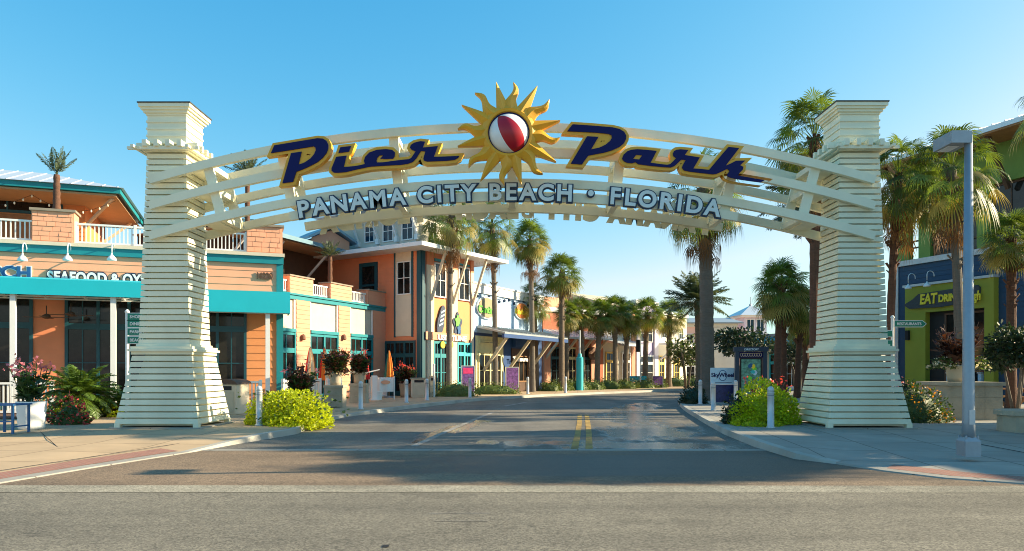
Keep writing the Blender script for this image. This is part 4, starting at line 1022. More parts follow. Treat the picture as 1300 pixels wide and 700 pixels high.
# surf sign, badge and shop lettering
sf = bpy.data.objects.new('surf_sign', None); COL.objects.link(sf); sf.parent = tow
sa, sz_ = CR.sz(560.5,407,.15)
sf.location = CR.pt(sa,.15,sz_)-Vector((-5.5,44,0))
pts = [(math.sin(t)*.27*(1 if math.cos(t) < 0 else .8), math.cos(t)*.86) for t in [6.283*i/28 for i in range(28)]]
me = poly_mesh([pts], .03, .05); put_mesh(me, 'board_rim', CR.mat(sa,.12,sz_) @ Matrix.Rotation(R(-14),4,'Z'), M['letter_edge'], sf)
m = MB()
for k in range(4):
    z = -.42+.26*k; m.add([(-.16,z,.06),(.16,z+.24,.06),(.16,z+.36,.06),(-.16,z+.12,.06)],[(0,1,2,3)])
mm = CR.mat(sa,.12,sz_) @ Matrix.Rotation(R(-14),4,'Z'); m.v = [tuple(mm @ Vector(v)) for v in m.v]; m.build('board_stripes', M['skyblue_sign'], sf)
ba, bz = CR.sz(581,412,.15)
pts = [((.62+.13*math.sin(5*t))*math.cos(t)*.62, (.62+.13*math.sin(5*t))*math.sin(t)) for t in [6.283*i/40 for i in range(40)]]
put_mesh(poly_mesh([pts], .04), 'badge_plate', CR.mat(ba,.12,bz), M['letter_edge'], sf)
put_mesh(poly_mesh([[(x*.55-.05,y*.5+.18) for x,y in pts]], .02), 'badge_leaf', CR.mat(ba,.19,bz), M['green_letter'], sf)
put_mesh(poly_mesh([[(x*.4+.08,y*.45-.30) for x,y in pts]], .02), 'badge_wave', CR.mat(ba,.19,bz), M['blue_chair'], sf)
m = MB(); pb(m, CR, 541, 595, 421, 431, .10, .16); m.build('sign_board', M['salmon'], tow)
sign_text('raised_letters', 'USETTLINE', CR, 556, 592, 431.5, .18, .42, M['white'], tow, .015, .02)
for px in (562,572.5):
    a, z = CR.sz(px,438,.2); put_mesh(poly_mesh([[(.20*math.cos(t),.20*math.sin(t)) for t in [6.283*i/18 for i in range(18)]]], .03), 'round_badge', CR.mat(a,.2,z), M['yellow'], tow)

# ================================================================ blue shop with the oval signs
D = Fr((-2.35,45.3), (5.4,10.4))
blue = thing('blue_shop', 'pale blue billboard fronted shop with oval signs and a grey canopy', 'shop', D.pt(5,0,0))
def ds(px, d=0): return D.sz(px,420,d)[0]
zp = D.sz(603,361)[1]; zm = D.sz(603,422)[1]; LD = ds(688)
m = MB(); m.fbox(D,-.5,LD,-8,-.02,.1,zm); m.build('wall', M['royal'], blue)
m = MB(); m.fbox(D,-.4,LD,-.5,0,zm,zp); m.build('billboard_wall', M['sky_wall'], blue)
m = MB(); m.fbox(D,-.4,LD+.05,-.6,.12,zp-.5,zp+.03); m.fbox(D,-.4,LD+.05,-.65,.18,zp+.03,zp+.12); m.build('parapet_cap', M['white'], blue)
m = MB()
for i in range(14): a = LD*(i+.5)/14; z = zp-.72-.12*math.sin(i*1.9); m.lathe(D.pt(a,.06,z),[(.02,-.10),(.10,-.04),(.08,.05),(.02,.10)],8)
m.tube([D.pt(LD*i/20,.06,zp-.6-.1*math.sin(i*1.3)) for i in range(21)],.015,5); m.build('pennant_string', M['letter_edge'], blue)
def oval(px, py, rw, rh, mats_, txt, tsz, tm, tx0, tx1, tpy):
    a, z = D.sz(px,py,.1); t = bpy.data.objects.new('oval_sign', None); COL.objects.link(t); t.parent = blue; t.location = D.pt(a,.1,z)-D.pt(5,0,0)
    P = [(math.cos(6.283*i/40)*rw, math.sin(6.283*i/40)*rh) for i in range(40)]
    put_mesh(poly_mesh([P], .05, .09), 'sign_rim', D.mat(a,.08,z), M['white'], t); put_mesh(poly_mesh([P], .02), 'sign_plate', D.mat(a,.16,z), M[mats_], t)
    sign_text('sign_letters', txt, D, tx0, tx1, tpy, .2, tsz, M[tm], t, .014, .02, M['letter_edge'] if tm == 'green_letter' else None, .022)
oval(618,391,1.12,.62,'oval_tan','Cantina',.62,'green_letter',607.5,629,396); oval(662,395,.92,.52,'red_oval','Salsa',.5,'yellow',654,670,398)
m = MB(); prism(m, D, [(.02,zm+.42),(2.0,zm-.02),(2.0,zm-.12),(.02,zm+.30)], .3, LD+.2); seams(m, D, .4, LD+.1, (.05,zm+.44),(2.0,zm+.01),.6); m.build('canopy_roof', M['roof_grey'], blue)
m = MB(); m.fbox(D,.2,LD+.2,1.85,2.02,zm-.36,zm-.13); m.build('canopy_beam', M['royal'], blue)
for a in (1.0,4.3,7.6): 
    m = MB(); m.bar(D.pt(a,.1,zm-2.4),D.pt(a,1.8,zm-.3),.15,.18); m.build('canopy_strut', M['tan'], blue)
m = MB(); m.fbox(D,.1,ds(638),0,.06,.14,zm-.2); m.build('shop_panel', M['cream_yellow'], blue)
storefront(D, .4, ds(634), .14, 2.7, .06, blue, 2, 'cream_yellow', 'glass', .99); window(D, .5, ds(633), 3.3, zm-.5, .06, blue, 2, 1, 'cream_yellow')
m = MB(); m.fbox(D,ds(649),ds(672),.0,.05,.14,3.1); m.build('timber_front', M['wood_dark'], blue)
window(D, ds(652), ds(669), .8, 2.6, .05, blue, 3, 1, 'wood_mid', 'glass')
m = MB(); m.fbox(D,ds(650),ds(671),.02,.3,3.2,3.9); m.build('name_board', M['royal'], blue)
sign_text('name_letters', 'Treasure', D, 651, 670, 458.5, .33, .42, M['white'], blue, .015, .02)

# ================================================================ row of shops round the bend
def shop(name, label, p0, p1, z, m, trim, parts, depth=9):
    fr = Fr(p0, (p1[0]-p0[0], p1[1]-p0[1])); L_ = math.hypot(p1[0]-p0[0], p1[1]-p0[1]); t = thing(name, label, 'shop', (p0[0],p0[1],0))
    w = MB(); w.fbox(fr,0,L_-.05,-depth,0,.1,z); w.build('wall', M[m], t)
    c = MB(); c.fbox(fr,-.05,L_,-.3,.18,z-.25,z+.1); c.build('cornice', M[trim], t)
    return fr, L_, t
gp = lambda px, D_: ((px-CX)/FPX*D_, D_)
fr, L_, t = shop('brick_shop', 'red brick shop with grey canopy struts and dark teal doors behind the palms', gp(689,58.5), gp(766,63), 6.6, 'brick', 'white_trim', 0)
for i in range(4):
    a = L_*(i+.02)/3.9; m = MB(); m.fbox(fr,a,a+.7,0,.12,.12,4.4); m.build('pier', M['salmon'], t)
for i in range(3):
    a = L_*(i+.02)/3.9+.8; storefront(fr, a, a+1.3, .14, 3.5, .0, t, 1, ('teal_dark','cream_yellow','teal_dark')[i])
m = MB(); prism(m, fr, [(.02,4.9),(1.9,4.25),(1.9,4.1),(.02,4.7)], 0, L_); seams(m, fr, .1, L_, (.05,4.92),(1.9,4.29),.6); m.build('canopy_roof', M['roof_metal'], t)
for i in range(4): a = .3+L_*i/4; m = MB(); m.bar(fr.pt(a,.1,2.6),fr.pt(a,1.75,4.1),.15,.18); m.build('canopy_strut', M['tan'], t)
a, z = fr.sz(753,449,.3); put_mesh(poly_mesh([[(.55*math.cos(6.283*i/20),.55*math.sin(6.283*i/20)) for i in range(20)]], .05), 'round_sign', fr.mat(a,.3,z), M['terracotta_dark'], t)
m = MB(); m.fbox(fr,0,L_*.5,-4,-.6,6.75,7.6); m.build('upper_block', M['peach'], t)
fr, L_, t = shop('pale_shop', 'white and peach shop with yellow door and pale cornice beyond the brick shop', gp(766,63), gp(806,66), 7.4, 'stucco_white', 'white_trim', 0)
for i in range(2): a = .3+L_*i/2; storefront(fr, a, a+1.1, .14, 3.2, .02, t, 1, ('yellow_wall','white')[i])
window(fr, .5, 1.6, 4.2, 5.6, 0, t); window(fr, L_-1.8, L_-.7, 4.2, 5.6, 0, t)
m = MB(); m.fbox(fr,L_-.6,L_-.06,0,.12,.12,6.8); m.build('pier', M['salmon'], t)
m = MB(); prism(m, fr, [(.02,4.3),(2.2,3.8),(2.2,3.65),(.02,4.1)], 0, L_-.8); m.build('canopy_roof', M['roof_metal'], t)
m = MB(); prism(m, fr, [(.6,7.2),(.6,7.32),(-4,8.6),(-8.6,7.32),(-8.6,7.2)], -.4, L_+.3); m.build('roof', M['tan'], t)
fr, L_, t = shop('lavender_shop', 'lavender shop with tall purple piers beside the bend of the street', gp(806,66), gp(834,69), 7.9, 'lavender', 'white_trim', 0)
for a in (.0, L_-.75): m = MB(); m.fbox(fr,a,a+.7,0,.2,.12,7.3); m.build('pier', M['lavender_pale'], t)
storefront(fr, .85, L_-.85, .14, 3.0, .02, t, 1, 'white'); window(fr, .9, L_-.9, 4.2, 5.8, 0, t)
fr, L_, t = shop('pergola_shop', 'white shop with slatted pergola and yellow doorway past the lavender shop', gp(834,69), gp(872,75), 7.2, 'stucco_white', 'white', 0)
for i in range(2): storefront(fr, .3+i*L_/2, .3+i*L_/2+1.2, .14, 3.0, .02, t, 1, 'yellow_wall')
m = MB()
for k in range(int(L_/.45)): m.bar(fr.pt(.2+k*.45,0,4.1),fr.pt(.2+k*.45,2.2,4.1),.1,.16)
m.fbox(fr,0,L_-.1,2.0,2.15,3.85,4.02)
for k in range(3): a = .4+k*(L_-.9)/2; m.bar(fr.pt(a,.1,2.6),fr.pt(a,2.05,3.9),.14,.14)
m.build('pergola', M['white'], t)
window(fr, 1, 2.2, 4.7, 5.9, 0, t); window(fr, L_-2.2, L_-1, 4.7, 5.9, 0, t)
# pink block and turret closing the street
fr, L_, t = shop('pink_block', 'pale pink two storey block at the end of the street behind the directory', gp(866,80), gp(936,80), 6.6, 'pink', 'stucco_white', 0, 12)
for i in range(4): a = .4+i*L_/4; window(fr, a, a+.9, 4.2, 5.6, 0, t); storefront(fr, a-.1, a+1.0, .14, 2.8, 0, t, 1, 'white')
m = MB(); m.fbox(fr,L_*.45,L_-.06,0,.1,.12,6.3); m.build('projecting_bay', M['stucco_white'], t)
m = MB(); prism(m, fr, [(.6,6.7),(.6,6.85),(-5,7.7),(-12,6.85),(-12,6.7)], -.6, L_+.5); m.build('roof', M['roof_grey'], t)
ft = Fr(gp(945,84), (1,.12)); t = thing('turret', 'white street end turret with pyramid roof, finial and turquoise windows', 'tower', (gp(945,84)[0],84,0))
Wt = 2.7; m = MB(); m.fbox(ft,0,Wt,-Wt,0,.1,7.7); m.build('wall', M['lavender_pale'], t)
m = MB(); m.fbox(ft,-.15,Wt+.15,-Wt-.15,.15,5.7,5.9); m.fbox(ft,-.5,Wt+.5,-Wt-.5,.5,7.7,7.9); m.build('cornice', M['white'], t)
for i in range(2): window(ft, .25+i*1.2, 1.2+i*1.2, 6.05, 7.5, 0, t, 2, 1, 'white', 'glass_blue')
m = MB(); c = ft.pt(Wt/2,-Wt/2,0); m.add([ft.pt(-.8,.8,7.9),ft.pt(Wt+.8,.8,7.9),ft.pt(Wt+.8,-Wt-.8,7.9),ft.pt(-.8,-Wt-.8,7.9),(c.x,c.y,9.2)],[(0,1,4),(1,2,4),(2,3,4),(3,0,4),(0,3,2,1)]); m.build('roof', M['roof_metal'], t)
m = MB(); m.lathe((c.x,c.y,9.1),[(.18,0),(.12,.25),(.05,.3),(.04,1.1)],8); m.build('finial', M['steel'], t)
fr, L_, t = shop('far_pale_shop', 'pale storefront row half hidden by the dark palms right of the street', gp(955,58), gp(1040,52), 4.3, 'stucco_white', 'roof_grey', 0)
for i in range(4): a = .3+i*L_/4; storefront(fr, a, a+1.0, .14, 2.9, .0, t, 1, ('white','teal_light','white','yellow_wall')[i])
m = MB(); prism(m, fr, [(.02,4.2),(2.0,3.6),(2.0,3.45),(.02,4.0)], 0, L_); m.build('canopy_roof', M['teal'], t)

# ================================================================ blue and lime restaurant (right)
E = Fr((21.1,40.0), (22.75-21.1, 35.7-40.0))
diner = thing('blue_lime_restaurant', 'blue boarded restaurant with lime green doorway and green upper storey right of the arch', 'restaurant', E.pt(5,0,0))
LE = 8.6; ze = E.sz(1138,337)[1]
w = MB(); w.fbox(E,0,LE,-14,-.02,.1,ze); w.build('wall', M['blue_wall'], diner)
m = MB(); siding(m, E, .15, LE, 0, .2, ze-.15, .24); m.build('siding', M['blue_wall'], diner)
m = MB(); m.fbox(E,-.08,.14,-.2,.08,.1,ze); m.fbox(E,-.1,LE,-.3,.12,ze-.12,ze+.16); m.build('white_trim', M['steel_light'], diner)
def es(px): return E.sz(px,430)[0]
g0, g1 = es(1155), es(1268); zg = E.sz(1155,366)[1]; zo = E.sz(1182,397)[1]; o0, o1 = es(1181), es(1256)
m = MB(); m.fbox(E,g0,g1,-.05,.35,zo+.002,zg); m.fbox(E,g0,o0,-.05,.349,.1,zo); m.fbox(E,o1,g1,-.05,.349,.1,zo); m.build('portal', M['lime'], diner)
m = MB(); m.fbox(E,g0-.08,g1+.05,-.05,.45,zg,zg+.12); m.build('portal_cap', M['steel_light'], diner)
m = MB(); m.fbox(E,o0,o1,.025,.04,.1,zo); m.build('doorway_back', M['dark'], diner)
window(E, o0+.9, o1-.1, .15, zo-.1, .05, diner, 3, 3, 'wood_dark', 'glass', .1, 'glazed_doors')
for px in (1169,1193,1241): a = es(px); gooseneck(E, a, zg+.45, .4, diner, .55, .5)
m = MB(); m.fbox(E,es(1157.5),es(1161.5),.35,.5,E.sz(1159,432)[1],E.sz(1159,420)[1]); m.build('wall_lantern', M['dark'], diner)
# plank sign with a pointed end
s0, s1 = es(1155), es(1252); zs0, zs1 = E.sz(1165,391.5,.4)[1], E.sz(1175,372,.4)[1]; Ls = s1-s0; hm = (zs0+zs1)/2
sgn = bpy.data.objects.new('plank_sign', None); COL.objects.link(sgn); sgn.parent = diner; sgn.location = E.pt(s0,.4,zs0)-E.pt(5,0,0)
P = [(0,.30*(zs1-zs0)),(.35,0),(Ls*.5,-.05),(Ls-.12,.10),(Ls,.22),(Ls,zs1-zs0-.02),(Ls-.12,zs1-zs0+.10),(.9,zs1-zs0-.03),(.55,.62*(zs1-zs0))]
put_mesh(poly_mesh([P], .05), 'plank', E.mat(s0,.42,zs0), M['sign_wood'], sgn)
sign_text('sign_letters', 'EAT', E, 1168, 1190, 386.5, .5, .72, M['yellow'], sgn, .025, .02, None, 0, 1, .1)
sign_text('sign_letters', 'DRINK', E, 1191.5, 1221, 383.5, .5, .50, M['yellow'], sgn, .022, .02, None, 0, 1, .05)
sign_text('sign_letters', 'Laugh', E, 1222.5, 1245, 382.5, .5, .62, M['yellow'], sgn, .02, .02, None, 0, 1, .15)
# green upper storey: openings through a corner loggia, deep eaves
zu = ze+.16; zue = E.sz(1150,215,0)[1]
lg = MB()
u = [(0,.55),(1.05,1.6),(1.9,2.2)]
def up_box(a0,a1,z0,z1,d0=-.35,d1=.0): lg.fbox(E,a0,a1,d0,d1,z0,z1)
zop0, zop1 = zu+.0, zu+3.0
cols_ = [(0,.75),(1.35,2.05),(4.6,5.2),(8.0,8.6)]
for a0,a1 in cols_: up_box(a0,a1,zu,zop1)
up_box(0,LE,zop1+.002,zue)
lg.fbox(E,0,.35,-4,-.351,zop1+.003,zue-.001); lg.fbox(E,0,.35,-4,-3.4,zu,zop1)
lg.build('upper_wall', M['green_wall'], diner)
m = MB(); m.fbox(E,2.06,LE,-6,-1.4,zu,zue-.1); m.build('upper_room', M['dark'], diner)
for a0,a1 in ((2.1,4.55),(5.25,7.95)): window(E, a0, a1, zu+.05, zop1-.02, -.25, diner, 3, 2, 'wood_dark', 'glass', .09, 'upper_window')
m = MB(); m.fbox(E,.1,LE,-.2,-.12,zu+.6,zu+.68); m.fbox(E,.1,2.1,-.2,-.12,zu+.95,zu+1.03); m.build('balcony_rail', M['wood_dark'], diner)
for a in (.5,3.3,6.2,8.4): 
    m = MB(); m.bar(E.pt(a,.05,zop1-.4),E.pt(a,1.5,zue),.16,.2); m.build('eave_strut', M['wood_dark'], diner)
m = MB(); prism(m, E, [(1.9,zue),(1.9,zue+.22),(-6,zue+2.2),(-14,zue+.22),(-14,zue)], -1.2, LE+1); seams(m, E, -1.1, LE+.9, (1.88,zue+.24),(-6,zue+2.22),.6); m.build('roof', M['roof_metal'], diner)
m = MB(); m.fbox(E,-1.1,LE+.9,-13,1.85,zue-.08,zue-.004); m.build('soffit', M['wood_mid'], diner)

# building added beyond the right edge of the view to shade the corner
nb = Fr((27.5,20.9),(.10,-1)); t = thing('shade_building', 'plain pale building with hipped metal roof, added out of view to shade the corner', 'shop', (27.5,17,0))
m = MB(); m.fbox(nb,0,7.6,-12,0,.1,8.6); m.build('wall', M['stucco'], t)
for i in range(2): storefront(nb, .6+3.4*i, 3.3+3.4*i, .14, 3.6, .0, t, 2, 'teal_dark'); window(nb, 1.0+3.4*i, 2.8+3.4*i, 5.2, 7.2, 0, t)
m = MB(); q = [nb.pt(-1,1,8.61),nb.pt(8.6,1,8.61),nb.pt(8.6,-13,8.61),nb.pt(-1,-13,8.61),nb.pt(3.8,-4.5,10.2),nb.pt(3.8,-8,10.2)]; m.add(q,[(0,1,4),(1,2,5,4),(2,3,5),(3,0,4,5),(0,3,2,1)]); m.build('roof', M['roof_metal'], t)
# ================================================================ palms
CROWN = {
 'sabal': [fan_crown(11, 96, .54, .44, 18, 88, -46, .4, p_old=.55), fan_crown(12, 88, .52, .46, 18, 88, -40, .35, p_old=.45)],
 'wash': [fan_crown(21, 84, .68, .36, 20, 88, -44, .9, p_old=.42), fan_crown(22, 76, .66, .38, 20, 88, -38, .8, p_old=.38)],
 'date': [feather_crown(31, 58, 1.0, 82, -22, .42, 34, .24, .014)],
}
CROWN_ME = {}
for k, l in CROWN.items():
    for i, mb in enumerate(l):
        me = bpy.data.meshes.new('crown'); me.from_pydata(mb.v, [], mb.f)
        for q in ({'sabal': ('palm_fresh','palm_olive'), 'wash': ('palm_green','palm_olive'), 'date': ('palm_grey','palm_olive')}[k]): me.materials.append(M[q])
        me.polygons.foreach_set('material_index', mb.m); me.update(); CROWN_ME[(k,i)] = me
SK = skirt(41, 26, .55, .22, -1.15, .05); SK_ME = bpy.data.meshes.new('dead_fronds'); SK_ME.from_pydata(SK.v, [], SK.f); SK_ME.materials.append(M['dead_frond'])
SK2 = skirt(43, 12, .5, .2, -.45, .05); SK2_ME = bpy.data.meshes.new('dead_fronds'); SK2_ME.from_pydata(SK2.v, [], SK2.f); SK2_ME.materials.append(M['dead_frond'])
def palm(px, D_, cy, Rc, tr, kind, var, seed, label, group, sk=1, bark='bark', z=SW, lean=(0,0), boots=40, pos=None, H_=None, bulge=.2):
    p = pos if pos is not None else gx(px, D_, z); p = Vector(p); hc = H_ if H_ else EYE+(CY-cy)/FPX*D_-p.z
    t = thing('palm_tree', label, 'palm tree', p, group)
    if lean == (0,0): r_ = random.Random(seed*7); lean = (r_.uniform(-.28,.28), r_.uniform(-.28,.28))
    mb = palm_trunk(hc, tr*1.05, tr*.85, seed, lean, boots, bulge); mb.v = [(v[0]+p.x,v[1]+p.y,v[2]+p.z) for v in mb.v]; mb.build('trunk', M[bark], t, False)
    rg = random.Random(seed)
    c = bpy.data.objects.new('crown', CROWN_ME[(kind,var)]); COL.objects.link(c); c.parent = t; c.location = (lean[0],lean[1],hc); c.scale = (Rc,Rc,Rc*rg.uniform(.92,1.05)); c.rotation_euler = (rg.uniform(-.06,.06),rg.uniform(-.06,.06),rg.uniform(0,6.28))
    if sk:
        d = bpy.data.objects.new('dead_fronds', SK_ME if sk == 1 else SK2_ME); COL.objects.link(d); d.parent = t; d.location = (lean[0],lean[1],hc); d.scale = (Rc*.85,)*3; d.rotation_euler = (0,0,rg.uniform(0,6.28))
    return t
GL = 'palms lining the left kerb'; GR = 'palms on the right side of the street'
palm(570, 41.5, 272, 1.9, .16, 'wash', 0, 1, 'tall palm with brown hanging skirt right in front of the orange corner tower', GL, 1, 'bark_grey', lean=(.15,0))
palm(629, 46, 284, 1.85, .16, 'wash', 1, 2, 'tall slender palm crossing the green oval sign', GL, 1, 'bark_grey')
palm(676, 50, 304, 1.8, .18, 'sabal', 0, 3, 'tall palm with pale lit trunk beside the orange oval sign', GL, 1, 'bark_grey')
palm(681, 52, 378, 1.5, .18, 'wash', 0, 4, 'shorter palm growing tight behind the pale lit trunk by the orange oval sign', GL, 2, 'bark')
palm(713, 52, 346, 1.85, .20, 'sabal', 1, 5, 'mid height palm with shaggy trunk between the oval signs and the small round palms', GL, 2, 'bark')
palm(719, 55, 398, 1.35, .19, 'sabal', 0, 6, 'low palm tucked behind the mid height shaggy palm', GL, 2, 'bark')
palm(740, 56, 396, 1.66, .20, 'sabal', 1, 7, 'round headed palm directly behind the teal post', GL, 2)
palm(758, 56.5, 401, 1.66, .21, 'sabal', 0, 8, 'round headed palm beside the dark round shop sign', GL, 2)
palm(781, 58, 395, 1.71, .20, 'sabal', 1, 9, 'round headed palm in front of the white and peach shop, left of its pair', GL, 2)
palm(794, 59, 403, 1.66, .20, 'sabal', 0, 10, 'round headed palm in front of the white and peach shop, right of its pair', GL, 2)
palm(819, 61, 397, 1.75, .22, 'sabal', 1, 11, 'round headed palm in front of the lavender shop piers', GL, 2)
palm(849, 65, 400, 1.92, .24, 'sabal', 0, 12, 'round headed palm in front of the white slatted pergola', GL, 2)
palm(898, 35.5, 240, 2.3, .335, 'wash', 0, 13, 'very thick trunked palm behind the pale blue sign, its head lost behind the arch lettering', GR, 1, 'bark_grey', boots=20)
palm(888, 57, 382, 3.0, .30, 'date', 0, 14, 'feathery date palm behind the very thick trunk', GR, 0, 'bark', boots=30)
palm(986, 37, 365, 1.75, .165, 'sabal', 0, 15, 'full headed palm above the bright green vine mound, left of its close pair', GR, 2, 'bark_red')
palm(995, 38.5, 378, 1.6, .16, 'sabal', 1, 16, 'full headed palm above the bright green vine mound, right of its close pair', GR, 2, 'bark_red')
palm(1012, 39, 392, 1.5, .15, 'sabal', 0, 17, 'lower palm in the shade just left of the right pillar', GR, 2, 'bark_red')
palm(1023, 42, 400, 1.5, .19, 'wash', 1, 18, 'lowest dark palm close to the edge of the right pillar', GR, 2, 'bark_red')
palm(1034, 25.5, 176, 1.85, .165, 'wash', 1, 19, 'tall dark palm rising behind the left side of the right pillar', GR, 1, 'bark_red')
palm(1040, 29, 256, 2.6, .2, 'date', 0, 20, 'feathery palm spreading behind the right ends of the arch beams', GR, 0, 'bark_red', boots=20)
palm(1129, 27, 222, 1.8, .14, 'wash', 0, 21, 'palm with curled fronds emerging from the right edge of the right pillar', GR, 1, 'bark_red', lean=(.35,0))
palm(1219, 25, 212, 1.75, .15, 'wash', 1, 22, 'shaggy palm standing directly behind the street lamp pole', GR, 1, 'bark_grey')
palm(1284, 28, 302, 1.3, .17, 'sabal', 0, 23, 'short palm against the blue restaurant wall near its right end', GR, 2, 'bark_red')
palm(1358, 19, 116, 1.45, .19, 'wash', 0, 24, 'palm outside the view whose frond tips enter at the top right corner', GR, 1, 'bark_red')
# neighbours beyond the right edge of the view; their shadows cross the road
palm(0,0,0, 1.9, .20, 'wash', 1, 25, 'palm on the corner beyond the lamp post', GR, 1, 'bark_red', pos=(17.5,16.4,SW), H_=7.2)
palm(0,0,0, 2.0, .20, 'wash', 0, 26, 'palm on the corner near the cross street', GR, 1, 'bark_red', pos=(22.5,18.0,SW), H_=10.0)
palm(0,0,0, 1.8, .20, 'sabal', 1, 27, 'palm by the added shade building', GR, 2, 'bark_red', pos=(25,17,SW), H_=9.0)
palm(0,0,0, 2.0, .20, 'sabal', 0, 28, 'palm by the kerb of the cross street', GR, 2, 'bark_red', pos=(20.5,20.4,SW), H_=7.0)

palm(0,0,0, 1.9, .20, 'sabal', 0, 29, 'palm at the near corner beyond the lamp post', GR, 2, 'bark_red', pos=(13.2,13.4,SW), H_=5.2)
palm(0,0,0, 1.9, .18, 'wash', 1, 30, 'palm just outside the view by the stone seat', GR, 1, 'bark_red', pos=(13.6,15.3,SW), H_=5.4)
palm(0,0,0, 1.8, .18, 'sabal', 1, 31, 'palm outside the view behind the lamp post', GR, 2, 'bark_red', pos=(15.8,13.2,SW), H_=6.3)
palm(0,0,0, 1.8, .18, 'sabal', 0, 32, 'second palm outside the view by the stone seat', GR, 2, 'bark_red', pos=(12.2,14.6,SW), H_=3.6)

# decorative palms on the terraces
def deco_palm(p, h, Rc, label, bare=False, seed=1):
    t = thing('decorative_palm', label, 'artificial palm', p, 'artificial palms on the terraces'); p = Vector(p); mb = MB(); n = 10
    mb.tube([p+Vector((0,0,h*i/n)) for i in range(n+1)], [.13*(1-.25*i/n)+(.02 if i % 2 else 0) for i in range(n+1)], 9); mb.build('trunk', M['bark_red'], t, True)
    c = feather_crown(seed, 9 if bare else 16, Rc, 84, 50 if bare else 10, .25, 20, .2, .022); c.v = [(v[0]+p.x,v[1]+p.y,v[2]+p.z+h) for v in c.v]; c.build('crown', M['palm_grey'], t)
q = A.pt(A.sz(72,278,-.4)[0], -.4, 7.70); deco_palm(q, A.sz(72,222,-.4)[1]-7.7, 1.15, 'dark artificial palm with stiff upright fronds on the left shingled pier', True, 5)
q = at(419,368,38.5); z0 = ZB+.2; deco_palm((q.x,q.y,z0), EYE+(470-325)/FPX*38.5-z0, .95, 'small artificial palm on the terrace under the gabled dormer', False, 6)
q = at(314,330,36); deco_palm((q.x,q.y,6.4), EYE+(470-222)/FPX*36-6.4, 1.35, 'tall dark palm behind the shingled corner pier, seen between the arch beams', False, 7)
q = at(300,330,38); deco_palm((q.x,q.y,6.4), EYE+(470-283)/FPX*38-6.4, 1.0, 'lower dark palm behind the terrace balusters next to the left pillar', False, 8)

# ================================================================ bushes, hedges, planters
def bush(name, label, cat, c, rad, n, size, m, seed, group=None, box=0, mats=None, extra=None, corem=None):
    mb = MB(); core(mb, c, [r*.80 for r in rad], seed); blob(mb, c, rad, n, size, seed, 0, box, extra=extra)
    o = mb.build(name, [M[m]]+[M[q] for q in (mats or [])], None, False, c); return tag(o, label, cat, group)
p = gx(364, 20.1, .08); lb = MB()
for (dx,dy,rx,rz,n,sd_) in ((-.45,.05,.62,.80,1500,1),(.25,-.1,.72,.95,2000,2),(.75,-.1,.50,.62,900,3),(.1,.5,.8,.85,1000,4),(.35,-.45,.7,.30,500,5)):
    c = (p.x+dx,p.y+dy,p.z); core(lb, c, (rx*.62,rx*.62,rz*.66), sd_, 0); blob(lb, c, (rx,rx,rz), int(n*1.8), .078, sd_, box=.45, shell=.68)
for k in range(260): q = p+Vector((random.Random(k).gauss(.15,.65),random.Random(k+9).gauss(0,.5),random.Random(k+5).uniform(.2,.95))); leaf(lb, q, random.Random(k), .10, 1)
tag(lb.build('vine_bush', [M['vine_lime'],M['shrub_green']], None, False, p), 'bright lime green vine mound on the left kerb corner behind a bollard', 'bush', 'bright green vine mounds')
p = gx(970, 20.1, .12); lb = MB()
for (dx,dy,rx,rz,n,sd_) in ((-.1,.0,.66,1.03,1900,6),(.45,.1,.50,.88,1200,7),(-.5,.0,.45,.6,800,8),(.1,.5,.75,.9,1000,9),(-.45,-.55,.55,.26,500,10)):
    c = (p.x+dx,p.y+dy,p.z); core(lb, c, (rx*.62,rx*.62,rz*.66), sd_, 0); blob(lb, c, (rx,rx,rz), int(n*1.8), .078, sd_, box=.45, shell=.68)
tag(lb.build('vine_bush', M['vine_lime'], None, False, p), 'bright lime green vine mound left of the right pillar behind a domed bollard', 'bush', 'bright green vine mounds')
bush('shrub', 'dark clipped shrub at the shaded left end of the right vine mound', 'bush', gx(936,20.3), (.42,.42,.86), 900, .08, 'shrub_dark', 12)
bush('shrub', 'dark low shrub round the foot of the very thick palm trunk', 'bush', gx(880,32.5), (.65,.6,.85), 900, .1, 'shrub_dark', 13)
def lantana(c, rad, n, label, mats, fm, seed):
    mb = MB(); core(mb, c, [r*.8 for r in rad], seed); blob(mb, c, rad, n, .085, seed, 0, extra=(1,.18)); tag(mb.build('flowering_shrub', [M[mats],M[fm]], None, False, c), label, 'bush')
lantana(gx(1163,21.0), (.95,.7,1.0), 2000, 'orange flecked lantana shrub between the right pillar and the stone planter', 'shrub_green', 'flower_orange', 14)
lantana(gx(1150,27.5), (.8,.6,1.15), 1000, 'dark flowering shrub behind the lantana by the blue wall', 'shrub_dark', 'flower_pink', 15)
HG = 'clipped hedges along the left kerb'
hedges = [(579,41.2,1.15,.85,'clipped round hedge at the foot of the palm before the corner tower'),(626,45,1.5,.72,'low clipped hedge at the foot of the palm crossing the green oval sign'),(698,51.5,.7,.72,'small clipped hedge beside the pale lit palm trunk'),
 (713,52.5,.75,.80,'small clipped hedge at the foot of the mid height shaggy palm'),(733,54.2,.95,.80,'clipped hedge in front of the teal post'),(752,55.5,.85,.72,'clipped hedge in front of the dark round shop sign'),(772,57,1.0,.85,'clipped hedge left of the white and peach shop palms'),
 (793,58.3,1.0,.8,'clipped hedge below the white and peach shop palms'),(815,60,1.05,.8,'clipped hedge in front of the lavender piers'),(832,62,.9,.8,'clipped hedge at the end of the kerb before the lavender shop'),(853,66,1.6,.95,'dark clipped hedge before the pergola shop'),(879,68,1.3,.95,'far clipped hedge where the street bends out of view')]
